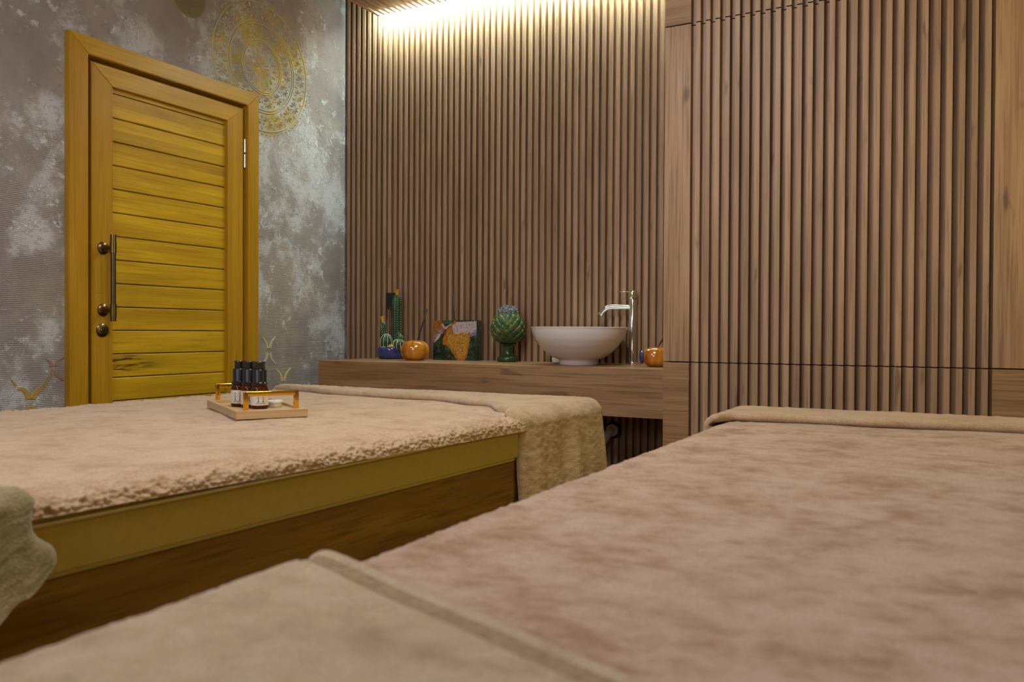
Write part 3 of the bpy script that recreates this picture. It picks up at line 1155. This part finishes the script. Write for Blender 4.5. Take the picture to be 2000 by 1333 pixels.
ox, oy = px_x(810.5, 3.40), 3.40
pot('squat orange glazed incense pot in front of the blue cactus bowl', ox, oy, YAW)
stick('dark incense stick leaning right out of the orange pot by the cacti', (ox + 0.004, oy, SZ + 0.072), (ox + 0.066, oy + 0.01, SZ + 0.253))
rx, ry = px_x(1283, 3.335), 3.335
p2 = pot('orange glazed incense pot half hidden by the cabinet, right of the tap', rx, ry, YAW, 0.060, 0.05, 0.082)
bm = BM()
lathe(bm, [(0.001, -0.007), (0.026, -0.006), (0.030, 0.0), (0.026, 0.006), (0.001, 0.007)], 28, (-0.062, 0.012, 0.041), axis='X')
obj('pot_side', bm, M['blue_glaze'], p2, smooth=True)['label'] = 'dark blue glazed boss'
stick('dark incense stick leaning out of the orange pot next to the cabinet', (rx - 0.006, ry, SZ + 0.060), (rx + 0.05, ry + 0.02, SZ + 0.175))

# resin block
RY = 3.535
rx0, rx1 = px_x(850.2, RY), px_x(935.5, RY)
RW, RH = rx1 - rx0, 0.199
block = thing('resin_block', 'square resin block swirled in orange, lilac and dark green on the shelf', 'ornament', ((rx0 + rx1) / 2, RY, SZ))
polys = [  # painted in this order; coordinates on the face in 0..1000 thousandths of the source crop
    (1, [(215, 545), (400, 545), (380, 600), (260, 605)]),
    (2, [(85, 545), (220, 545), (250, 640), (150, 720), (120, 800), (100, 850), (85, 900)]),
    (2, [(250, 640), (300, 640), (290, 690), (240, 760), (170, 760), (150, 720)]),
    (3, [(215, 605), (250, 598), (285, 655), (400, 590), (395, 610), (290, 690), (265, 680)]),
    (6, [(110, 800), (180, 690), (245, 690), (235, 750), (190, 830), (140, 870), (95, 905), (90, 880)]),
    (3, [(95, 905), (160, 780), (235, 730), (190, 830), (135, 885)]),
    (5, [(250, 935), (245, 850), (310, 700), (440, 545), (480, 575), (400, 640), (420, 750), (500, 740), (700, 750), (690, 870), (640, 1130), (600, 1185), (490, 1190), (430, 1110), (360, 1000), (300, 945)]),
    (3, [(400, 645), (480, 570), (792, 560), (790, 700), (740, 745), (690, 775), (690, 735), (540, 735), (430, 765)]),
    (6, [(730, 740), (795, 690), (797, 785), (705, 805), (700, 770)]),
    (4, [(320, 850), (370, 765), (540, 745), (665, 765), (665, 900), (625, 1090), (580, 1160), (510, 1150), (440, 1030), (370, 940)]),
    (3, [(430, 720), (500, 730), (700, 735), (640, 755), (560, 745), (470, 770)]),
]


def inside(p, poly):
    c = False
    j = len(poly) - 1
    for i in range(len(poly)):
        xi, yi = poly[i]
        xj, yj = poly[j]
        if (yi > p[1]) != (yj > p[1]) and p[0] < (xj - xi) * (p[1] - yi) / (yj - yi) + xi:
            c = not c
        j = i
    return c


bm = BM()
NX, NZ = 110, 100
rows = [[(-RW / 2 + RW * i / NX, -0.0205, RH * k / NZ) for i in range(NX + 1)] for k in range(NZ + 1)]
vs = grid(bm, rows)
bm.faces.ensure_lookup_table()
for fa in bm.faces:
    c = fa.calc_center_median()
    w_ = 9
    px = 85 + (c.x / RW + 0.5) * 715 + w_ * mnoise.noise(Vector((c.x * 130, 0, c.z * 130)))
    py = 1190 - c.z / RH * 645 + w_ * mnoise.noise(Vector((c.x * 130, 5, c.z * 130)))
    mi = 0
    for m_i, poly in polys:
        if inside((px, py), poly):
            mi = m_i
    fa.material_index = mi
resin_m = [M['res_dark'], M['res_green'], M['res_orange'], M['res_lilac'], M['res_gold'], M['res_rim'], M['res_blue']]
box(bm, -RW / 2, RW / 2, -0.020, 0.020, 0, RH, 0.0)
bmesh.ops.translate(bm, verts=bm.verts[:], vec=(0, 0, 0))
obj('block_body', bm, resin_m, block)
q = Vector(((px_x(894, 3.575)), 3.572, SZ))
# the stick stands in a small holder behind the block
hold = thing('incense_holder', 'small dark incense holder hidden behind the resin block', 'incense holder', q)
bm = BM()
lathe(bm, [(0.001, 0), (0.012, 0), (0.012, 0.012), (0.008, 0.018), (0.0035, 0.018), (0.0035, 0.01)], 20)
obj('holder_body', bm, M['brass_dark'], hold, smooth=True, angle=50)
stick('dark incense stick rising behind the swirled resin block', q + Vector((0, 0, 0.012)), q + Vector((-0.028, -0.002, 0.345)))

# artichoke finial
AY = 3.49
ax = px_x(992, AY)
art = thing('artichoke_ornament', 'green ceramic artichoke ornament with a lilac tip, between resin block and basin', 'ornament', (ax, AY, SZ))
bm = BM()
lathe(bm, [(0.001, 0), (0.048, 0), (0.0505, 0.006), (0.0505, 0.018), (0.046, 0.026), (0.036, 0.030), (0.029, 0.036), (0.0265, 0.046), (0.026, 0.066), (0.030, 0.078), (0.045, 0.086), (0.001, 0.092)], 40)
obj('foot', bm, M['foot_green'], art, smooth=True, angle=50)


def egg(z):
    """radius of the artichoke at height z above its foot"""
    t = (z - 0.078) / (0.262 - 0.078)
    t = min(max(t, 0), 1)
    return 0.079 * (sin(pi * t ** 0.80) ** 0.62 if 0 < t < 1 else 0)


bm = BM()
pr = [(0.004, 0.079)] + [(egg(0.078 + 0.184 * k / 24) * 0.93 + 0.001, 0.078 + 0.184 * k / 24) for k in range(1, 22)]
lathe(bm, pr, 40)
rowsN = 8
for rI in range(rowsN):
    z0 = 0.083 + 0.0182 * rI
    cnt = 11 if rI < 7 else 10
    for k in range(cnt):
        a = 2 * pi * (k + 0.5 * (rI % 2)) / cnt + 0.12 * mnoise.noise(Vector((k, rI, 0)))
        hgt = 0.036 * (1 + 0.18 * mnoise.noise(Vector((k * 1.3, rI * 2.1, 4))))
        wid = max(egg(z0 + 0.010), 0.035) * 2 * pi / cnt * 0.54
        P = []
        NU, NV = 8, 9
        for j in range(NV + 1):
            v_ = j / NV
            ww = wid * (sin(pi * (0.25 + 0.75 * v_)) ** 0.8 if v_ < 1 else 0.01)
            row = []
            for i in range(NU + 1):
                s_ = (i / NU) * 2 - 1
                zz_ = z0 + hgt * v_
                rad = egg(min(zz_, 0.232)) * 0.93
                lift = 0.0115 * sin(pi * (0.12 + 0.70 * v_)) * (1 - s_ * s_) ** 0.7 * (0.45 + 0.75 * v_) + (0.004 - 0.0006 * rI) * v_ ** 3
                aa = a + s_ * ww / max(rad, 0.02)
                row.append(((rad + lift) * cos(aa), (rad + lift) * sin(aa), zz_))
            P.append(row)
        grid(bm, P)
obj('leaf_scales', bm, M['scales'], art, smooth=True)
bm = BM()
pr = [(egg(0.222) * 0.90, 0.216)] + [(0.051 * cos(pi / 2 * k / 12) ** 0.8 + 0.0005, 0.220 + 0.048 * sin(pi / 2 * k / 12)) for k in range(0, 13)]
lathe(bm, pr, 48)
for v in bm.verts:
    d_ = 0.0032 * mnoise.noise(v.co * 170)
    v.co += Vector((v.co.x, v.co.y, 0.03)).normalized() * d_
rnd = random.Random(8)
for k in range(260):
    a, t = rnd.uniform(0, 2 * pi), rnd.random() ** 0.6 * pi / 2
    rr, zz_ = 0.051 * cos(pi / 2 - t) ** 0.8, 0.220 + 0.048 * sin(pi / 2 - t)
    s = rnd.uniform(0.002, 0.0042)
    ellipsoid(bm, (rr * cos(a), rr * sin(a), zz_), s, s, s * 1.2, 6, 4)
obj('tip', bm, M['crown'], art, smooth=True)['label'] = 'crusted lilac grey tip'

# ------------------------------------------------------------------ massage beds and their towels
NB = 2.0


def nz(x, y, z, s):
    return mnoise.noise(Vector((x * s, y * s, z * s)))


def lerp_pts(x, xs, ys):
    if x <= xs[0]:
        return ys[0]
    for a, b, c, d in zip(xs, xs[1:], ys, ys[1:]):
        if x <= b:
            t = (x - a) / (b - a)
            t = t * t * (3 - 2 * t)
            return c + (d - c) * t
    return ys[-1]


BZ = 0.775           # top of the covers


def bed(label, right_at, left_at, y0, y1, zb, base_in, group):
    """vinyl mattress on a wooden base; right_at/left_at give the side planes as functions of y"""
    xm = (right_at(y0) + left_at(y0)) / 2
    t = thing('massage_bed', label, 'massage bed', (xm, (y0 + y1) / 2, 0), group)
    off = Vector(t.location)

    def prism(z0, z1, inset, bev, name, mat):
        b_ = BM()
        q4 = [(left_at(y0) + inset, y0 + inset), (right_at(y0) - inset, y0 + inset), (right_at(y1) - inset, y1 - inset), (left_at(y1) + inset, y1 - inset)]
        lo = [b_.verts.new((x_, y_, z0)) for x_, y_ in q4]
        hi = [b_.verts.new((x_, y_, z1)) for x_, y_ in q4]
        b_.faces.new(lo[::-1])
        b_.faces.new(hi)
        for i in range(4):
            j = (i + 1) % 4
            b_.faces.new((lo[i], lo[j], hi[j], hi[i]))
        bmesh.ops.bevel(b_, geom=b_.edges[:], offset=bev, segments=4, affect='EDGES')
        o_ = obj(name, b_, mat, t, smooth=True, angle=50)
        o_.location = -off
        return o_
    mt = prism(zb, BZ - 0.012, 0.004, 0.010, 'mattress', M['vinyl'])
    seam = 0.739
    return_pts = [(left_at(y0) - 0.0, y0), (right_at(y0), y0), (right_at(y1), y1), (left_at(y1), y1), (left_at(y0), y0)]
    b_ = BM()
    tube(b_, [(x_ + 0.0, y_, seam) for x_, y_ in return_pts], 0.0045, 8)
    o_ = obj('piping', b_, M['vinyl'], mt, smooth=True)
    prism(0.08, zb - 0.001, base_in, 0.002, 'base', M['bed_wood'])
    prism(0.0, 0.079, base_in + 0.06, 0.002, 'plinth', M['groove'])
    return t


LB_R = lambda y: -1.075 + 0.046 * (y - 0.7)
LB_L = lambda y: -2.33
bed('oak based massage bed by the door, dressed in a brown terry cover', LB_R, LB_L, 0.30, 2.45, 0.660, 0.014, 'massage beds')
RB_L = lambda y: -0.535
RB_R = lambda y: 0.72
bed('massage bed nearest the camera, dressed in a pinkish brown terry cover', RB_R, RB_L, -0.55, 2.44, 0.660, 0.014, 'massage beds')


def spaced(a, b, fine_zones, df, dc):
    out = [a]
    while out[-1] < b - 1e-6:
        x_ = out[-1]
        d = df if any(z0 <= x_ <= z1 for z0, z1 in fine_zones) else dc
        out.append(min(b, x_ + d))
    return out


def cover(name, label, mat, left_at, right_at, y0, y1, hem_r, hem_l, amp, fine=0.0035, dy=0.004, zt=BZ, round_r=0.035, cat='bed cover', lump=0.004, tuft_s=105):
    """terry cover: cross-section (left hem, over the top, right hem) swept along y and roughened"""
    ys = spaced(y0, y1, [(-9, 9)], dy, dy)
    rows_ = []
    for y in ys:
        xl, xr = left_at(y) - 0.006, right_at(y) + 0.006
        hr, hl = hem_r(y), hem_l(y)
        R_ = round_r
        # arc-length layout
        drop_r, drop_l = max(0.002, (zt - R_ * 0.55) - hr), max(0.002, (zt - R_ * 0.55) - hl)
        arc = R_ * 1.25
        W = (xr - xl) - 2 * R_
        L = drop_l + arc + W + arc + drop_r
        N0 = {}
        row = []
        # parameter list fixed in count for every y
        S = [('hemin_l', 0), *[('dl', k / 6) for k in range(7)], *[('al', k / 8) for k in range(1, 9)],
             *[('w', k) for k in WPAR], *[('ar', k / 20) for k in range(1, 21)], *[('dr', k / 8) for k in range(1, 9)], ('hemin_r', 0)]
        for kind, q_ in S:
            if kind == 'dl':
                p = Vector((xl, y, hl + drop_l * q_)); nrm = Vector((-1, 0, 0.1)); am = amp
            elif kind == 'al':
                a = q_ * pi / 2
                p = Vector((xl + R_ * (1 - cos(a)), y, zt - R_ * 0.55 * (1 - sin(a)))); nrm = Vector((-cos(a), 0, sin(a))); am = amp
            elif kind == 'w':
                p = Vector((xl + R_ + W * q_, y, zt)); nrm = Vector((0, 0, 1))
                e_ = min(q_, 1 - q_) * W
                am = amp * (0.30 + 0.7 * exp(-(e_ / 0.05) ** 2))
            elif kind == 'ar':
                a = q_ * pi / 2
                p = Vector((xr - R_ * (1 - sin(a)), y, zt - R_ * 0.55 * (1 - cos(a)))); nrm = Vector((sin(a), 0, cos(a))); am = amp
            elif kind == 'dr':
                p = Vector((xr + 0.002 * q_, y, (zt - R_ * 0.55) - drop_r * q_)); nrm = Vector((1, 0, 0.1)); am = amp * (1 - 0.75 * q_)
            elif kind == 'hemin_l':
                p = Vector((xl + 0.007, y, hl + 0.002)); nrm = Vector((0, 0, -1)); am = 0
            else:
                p = Vector((xr - 0.006, y, hr + 0.002)); nrm = Vector((0, 0, -1)); am = 0
            n3 = nz(p.x, p.y + 9, p.z, 7)
            if am > 0.4 * amp:
                tuft = 0.45 - mnoise.voronoi(Vector((p.x, p.y, p.z)) * tuft_s)[0][0]
                n1 = 1.1 * tuft + 0.5 * nz(p.x, p.y, p.z, 60)
            else:
                n1 = 0.7 * nz(p.x, p.y, p.z, 115)
            d = am * n1 + (lump * n3 if kind in ('w', 'ar', 'al') else 0)
            row.append(p + nrm.normalized() * d)
        rows_.append(row)
    b_ = BM()
    grid(b_, rows_)
    bmesh.ops.recalc_face_normals(b_, faces=b_.faces[:])
    o_ = obj(name, b_, mat, smooth=True)
    off = Vector(((left_at(y0) + right_at(y0)) / 2, (y0 + y1) / 2, zt))
    o_.data.transform(Matrix.Translation(-off))
    o_.location = off
    return tag(o_, label, cat)


def wpar(width, edge_fine, fine, coarse):
    out = []
    x_ = fine
    while x_ < width - fine:
        out.append(x_ / width)
        x_ += fine if (x_ > width - edge_fine) else coarse
    return out


WPAR = wpar(1.2, 0.11, 0.0028, 0.018)
cover('bed_cover', 'brown terry bed cover stretched over the bed by the door', M['terry_left'], LB_L, lambda y: LB_R(y) - 0.028 * lerp_pts(y, [1.97, 2.08], [0, 1]), 0.40, 2.43,
      lambda y: 0.750 - 0.0112 * (y - 0.7) + 0.002 * nz(0, y, 0, 12), lambda y: 0.735, 0.0085, round_r=0.04, tuft_s=140, dy=0.0028, lump=0.002)
WPAR = [1 - k for k in wpar(1.2, 0.10, 0.004, 0.014)][::-1]
cover('bed_cover', 'pinkish brown terry bed cover on the bed nearest the camera', M['terry_right'], RB_L, RB_R, -0.5, 2.43,
      lambda y: 0.70, lambda y: 0.70 + 0.002 * nz(0, y, 3, 12), 0.004, dy=0.0055, round_r=0.045, lump=0.002)


def towel(name, label, mat, xa, xb, hem_at, far_y, rise, drop_at, side=1, flare=0.12, corner=True, amp=0.003, step=0.006, thick=0.012,
          far_drop=0.07, folds=0.010, R=0.035, band=False, sgn=1, drop_l=0.05, hem_side=None):
    """terry towel laid across a bed end. hem_at(x) is the hem on the top, far_y the bed end it falls over (sgn=+1: away from
    the camera). It hangs down past xb by drop_at(y) and past xa by drop_l."""
    zt = BZ + rise
    xb_at = xb if callable(xb) else (lambda y: xb_c)
    xb_c = xb_at(far_y) if callable(xb) else xb
    xb = xb_c
    rows_ = []
    lenb = abs(far_y - hem_at((xa + xb) / 2)) + far_drop
    s_list = []
    a = -drop_l
    total = (xb - xa)
    maxdrop = 0.42
    ss = []
    s = -drop_l
    while s < total + 1.0:
        ss.append(s)
        s += step if s > total - 0.15 or s < 0.06 else step * 2
        if s > total + 0.40:
            break
    nb = int(lenb / step)
    top_rows, bot_rows = [], []
    for j in range(nb + 1):
        tb = j / nb
        row, rowb = [], []
        for s in ss:
            x_flat = xa + s
            ex = max(0.0, x_flat - xb)
            exl = max(0.0, xa - x_flat)
            hx_ = hem_at(min(max(x_flat, xa), xb))
            if hem_side and x_flat > xb:
                hx_ += hem_side((x_flat - xb) / 0.40)
            y_flat = hx_ + sgn * tb * (abs(far_y - hx_) + far_drop)
            ey = max(0.0, sgn * (y_flat - far_y))
            yy = min(y_flat, far_y) if sgn > 0 else max(y_flat, far_y)
            xx = min(max(x_flat, xa), xb)
            xx += (xb_at(yy) - xb) * (xx - xa) / (xb - xa)
            if ex > 0:
                md = drop_at(yy)
                ex *= md / 0.40
            e = sqrt(ex * ex + ey * ey)
            if exl > 0:
                e = sqrt(exl * exl + ey * ey)
            dx, dy_ = ((ex - exl) / e, sgn * ey / e) if e > 1e-9 else (0, 0)
            # roll over the edge, then hang with a slight flare
            la = R * pi / 2
            if e < la:
                out, dn = R * sin(e / R), R * (1 - cos(e / R))
                up = cos(e / R)
            else:
                out, dn = R + (e - la) * flare, R + (e - la) * sqrt(1 - flare * flare)
                up = flare
            hang = min(1.0, max(0.0, e - 0.04) / 0.16)
            fold = folds * hang * (0.6 * sin(yy * 31 + 0.7) + 0.5 * sin(yy * 53 + 2.0)) if ex > ey else 0
            out += fold
            p = Vector((xx - (R if ex > 0 else 0) * 0 + dx * (out), yy + dy_ * out, zt - dn))
            nrm = Vector((dx * (1 - abs(up)), dy_ * (1 - abs(up)), max(up, 0.05))).normalized()
            n1 = 1.5 * (0.42 - mnoise.voronoi(p * 150)[0][0])
            n2 = nz(p.x, p.y + 3, p.z, 55)
            n3 = nz(p.x + 7, p.y, p.z, 7)
            edge = min(tb, 1 - tb) * lenb
            lipd = 0.0
            if band:
                dd = tb * lenb
                lipd = -0.003 * (1 if 0.015 < dd < 0.036 else 0)
            hm = min(1.0, edge / 0.012)
            am = amp * (0.35 + 0.65 * min(1.0, e / 0.03)) if e == 0 else amp
            p2 = p + nrm * (am * (0.75 * n1 + 0.5 * n2) + 0.0025 * n3 + lipd - thick * 0.40 * (1 - hm) ** 2)
            row.append(p2)
            rowb.append(p - nrm * thick * (0.80 + 0.20 * hm))
        top_rows.append(row)
        bot_rows.append(rowb)
    b_ = BM()
    vt = grid(b_, top_rows)
    if band:
        b_.faces.ensure_lookup_table()
        nw = len(ss) - 1
        for fi, fa in enumerate(b_.faces):
            if 0.015 < (fi // nw + 0.5) / nb * lenb < 0.036:
                fa.material_index = 1
    vb = grid(b_, [rw for rw in bot_rows])
    for fa in b_.faces[:]:
        pass
    # close the rim with a softly bulging strip
    def rim(A, B):
        mids = []
        for p_, q_ in zip(A, B):
            mids.append(p_)
        for i in range(len(A) - 1):
            b_.faces.new((A[i], B[i], B[i + 1], A[i + 1]))
    rim(vt[0], vb[0])
    rim(vt[-1][::-1], vb[-1][::-1])
    rim([w[0] for w in vt][::-1], [w[0] for w in vb][::-1])
    rim([w[-1] for w in vt], [w[-1] for w in vb])
    bmesh.ops.recalc_face_normals(b_, faces=b_.faces[:])
    o_ = obj(name, b_, [mat, M['towel_band']] if band else mat, smooth=True, angle=75)
    off = Vector(((xa + xb) / 2, far_y, zt))
    o_.data.transform(Matrix.Translation(-off))
    o_.location = off
    return tag(o_, label, 'towel', 'terry towels on the massage beds')


towel('towel', 'light brown towel hanging in folds over the far end of the bed by the door', M['towel_far_left'], -2.30, lambda y: LB_R(y) - 0.042,
      lambda x: lerp_pts(x, [-2.30, -1.85, -1.5, -1.265, -1.09, -1.03], [2.40, 2.29, 2.26, 2.18, 2.03, 1.94]) + 0.004 * nz(x, 0, 0, 18),
      2.44, 0.020, lambda y: 0.40, step=0.0045, flare=0.09, folds=0.007, R=0.05, far_drop=0.10, thick=0.024)
towel('towel', 'light brown towel laid flat across the far end of the nearest bed', M['towel_far_right'], -0.535, 0.70,
      lambda x: lerp_pts(x, [-0.56, -0.50, -0.3, 0.2, 0.8], [2.05, 2.15, 2.165, 2.20, 2.24]) + 0.004 * nz(x, 4, 0, 14),
      2.40, 0.020, lambda y: 0.10, far_drop=0.10, drop_l=0.12, folds=0.0, thick=0.022)
towel('towel', 'greyish beige towel hanging over the near end of the bed by the door', M['towel_near_left'], -2.30, lambda y: LB_R(y) - 0.014,
      lambda x: lerp_pts(x, [-2.3, -1.4, -1.06], [0.56, 0.58, 0.658]), 0.30, 0.024, lambda y: lerp_pts(y, [0.50, 0.58, 0.64, 0.69], [0.21, 0.20, 0.165, 0.130]), flare=0.14,
      far_drop=0.2, sgn=-1, thick=0.026, amp=0.002, folds=0.004, hem_side=lambda q: 0.030 * q + 0.008 * sin(9 * q))
towel('towel', 'beige towel with a woven border, laid across the near end of the foreground bed', M['towel_near'], -0.535, 0.70,
      lambda x: 0.63 - 0.385 * (x + 0.51), -0.50, 0.011, lambda y: 0.10, far_drop=0.06, thick=0.018, drop_l=0.12, sgn=-1, band=True, folds=0.0, amp=0.0022, step=0.0055)

# ------------------------------------------------------------------ tray with bottles on the left bed
TZ = BZ + 0.0025
ta = atan2(0.155, 0.096)
S_ = Vector((cos(ta), sin(ta), 0))
L_ = Vector((-sin(ta), cos(ta), 0))
T_C = Vector((-1.587, 1.506, TZ))
TL, TW = 0.398, 0.182
t_mid = T_C + S_ * TW / 2 + L_ * TL / 2
tray = thing('tray', 'bamboo tray with two gold handles lying on the bed by the door', 'tray', t_mid, rz=ta)
# local frame: x along the short side, y along the long side
bm = BM()
hw, hl = TW / 2, TL / 2
box(bm, -hw, hw, -hl, hl, 0, 0.014, 0.001)
for a in ((-hw, hw, -hl, -hl + 0.030), (-hw, hw, hl - 0.030, hl), (-hw, -hw + 0.010, -hl + 0.030, hl - 0.030), (hw - 0.010, hw, -hl + 0.030, hl - 0.030)):
    box(bm, *a, 0.0135, 0.0215, 0.0008)
obj('board', bm, M['bamboo'], tray)
for sy in (-1, 1):
    bm = BM()
    y_ = sy * (hl - 0.016)
    box(bm, -0.070, -0.0575, y_ - 0.006, y_ + 0.006, 0.0215, 0.0685, 0.0022, seg=3)
    box(bm, 0.0575, 0.070, y_ - 0.006, y_ + 0.006, 0.0215, 0.0685, 0.0022, seg=3)
    box(bm, -0.070, 0.070, y_ - 0.006, y_ + 0.006, 0.0565, 0.069, 0.0022, seg=3)
    obj('handle', bm, M['gold'], tray, smooth=True, angle=30)

vd = Vector((-0.72, 0.694, 0))
vl = Vector((0.694, 0.72, 0))
FLOOR = TZ + 0.0145
b_last = Vector((-1.652, 1.650, FLOOR))
BLAB = ['amber pump bottle on the tray, front right of the three', 'amber pump bottle on the tray, in the middle of the three',
        'amber pump bottle on the tray, leftmost of the three with its cream label in view']


def bottle(loc, label, rz):
    b = thing('pump_bottle', label, 'bottle', loc, 'amber pump bottles on the tray', rz)
    bm_ = BM()
    lathe(bm_, [(0.001, 0), (0.0205, 0), (0.0228, 0.0025), (0.0230, 0.005), (0.0230, 0.048), (0.0222, 0.054), (0.0195, 0.0595), (0.0165, 0.063), (0.0150, 0.066), (0.001, 0.066)], 40)
    obj('glass', bm_, M['amber'], b, smooth=True, angle=60)
    bm_ = BM()
    lathe(bm_, [(0.001, 0.062), (0.0205, 0.062), (0.0210, 0.064), (0.0210, 0.068), (0.0190, 0.070), (0.0183, 0.071), (0.0183, 0.1025), (0.0172, 0.104), (0.001, 0.104)], 40)
    obj('collar', bm_, M['black'], b, smooth=True, angle=40)
    bm_ = BM()
    lathe(bm_, [(0.001, 0.103), (0.0140, 0.103), (0.0140, 0.119), (0.0150, 0.1205), (0.0150, 0.124), (0.0135, 0.126), (0.001, 0.126)], 32)
    box(bm_, -0.026, -0.010, -0.0042, 0.0042, 0.1195, 0.125, 0.0015)
    obj('pump_head', bm_, M['black'], b, smooth=True, angle=40)
    bm_ = BM()
    rr = 0.02335
    rows__ = [[(rr * cos(a_), rr * sin(a_), z_) for a_ in [math.radians(-165 + 330 * k / 40) for k in range(41)]] for z_ in (0.0095, 0.046)]
    grid(bm_, rows__)
    lb = obj('label', bm_, M['label'], b, smooth=True)
    # two little leafy marks over a line of lettering
    bm_ = BM()
    rp = 0.0235

    def quad(s0, s1, z0, z1):
        ps = [(s0, z0), (s1, z0), (s1, z1), (s0, z1)]
        bm_.faces.new([bm_.verts.new((rp * cos(s_ / rp), rp * sin(s_ / rp), z_)) for s_, z_ in ps])
    for c_ in (-0.0062, 0.0062):
        quad(c_ - 0.0009, c_ + 0.0009, 0.0185, 0.034)
        for z_, w_ in ((0.0375, 0.0026), (0.0345, 0.0048), (0.0312, 0.0056), (0.028, 0.0044), (0.0185, 0.003)):
            quad(c_ - w_, c_ + w_, z_ - 0.0008, z_ + 0.0012)
    for k in range(10):
        quad(-0.0125 + k * 0.0025, -0.0125 + k * 0.0025 + 0.0015, 0.0133, 0.0150 + 0.0007 * (k % 3))
    obj('label_print', bm_, M['print'], lb)
    return b


view_a = atan2(-vd.y, -vd.x)
for k in range(3):
    bottle(b_last + vd * (0.040 * k) - vl * (0.0255 * k), BLAB[k], view_a + (0.12, -0.3, -0.25)[k])
jar = thing('jar', 'small round glass jar with a white lid, on the tray behind the gold handle', 'jar', Vector((-1.650, 1.703, FLOOR)))
bm = BM()
lathe(bm, [(0.001, 0), (0.0185, 0), (0.020, 0.002), (0.020, 0.012), (0.001, 0.012)], 36)
obj('glass', bm, M['label'], jar, smooth=True, angle=50)
bm = BM()
lathe(bm, [(0.001, 0.012), (0.021, 0.012), (0.0213, 0.013), (0.0213, 0.0175), (0.0205, 0.0185), (0.001, 0.0185)], 36)
lid = obj('lid', bm, M['white'], jar, smooth=True, angle=40)
bm = BM()
lathe(bm, [(0.001, 0.0186), (0.0035, 0.0186), (0.0033, 0.0189), (0.001, 0.0189)], 16)
obj('lid_mark', bm, M['print'], lid)
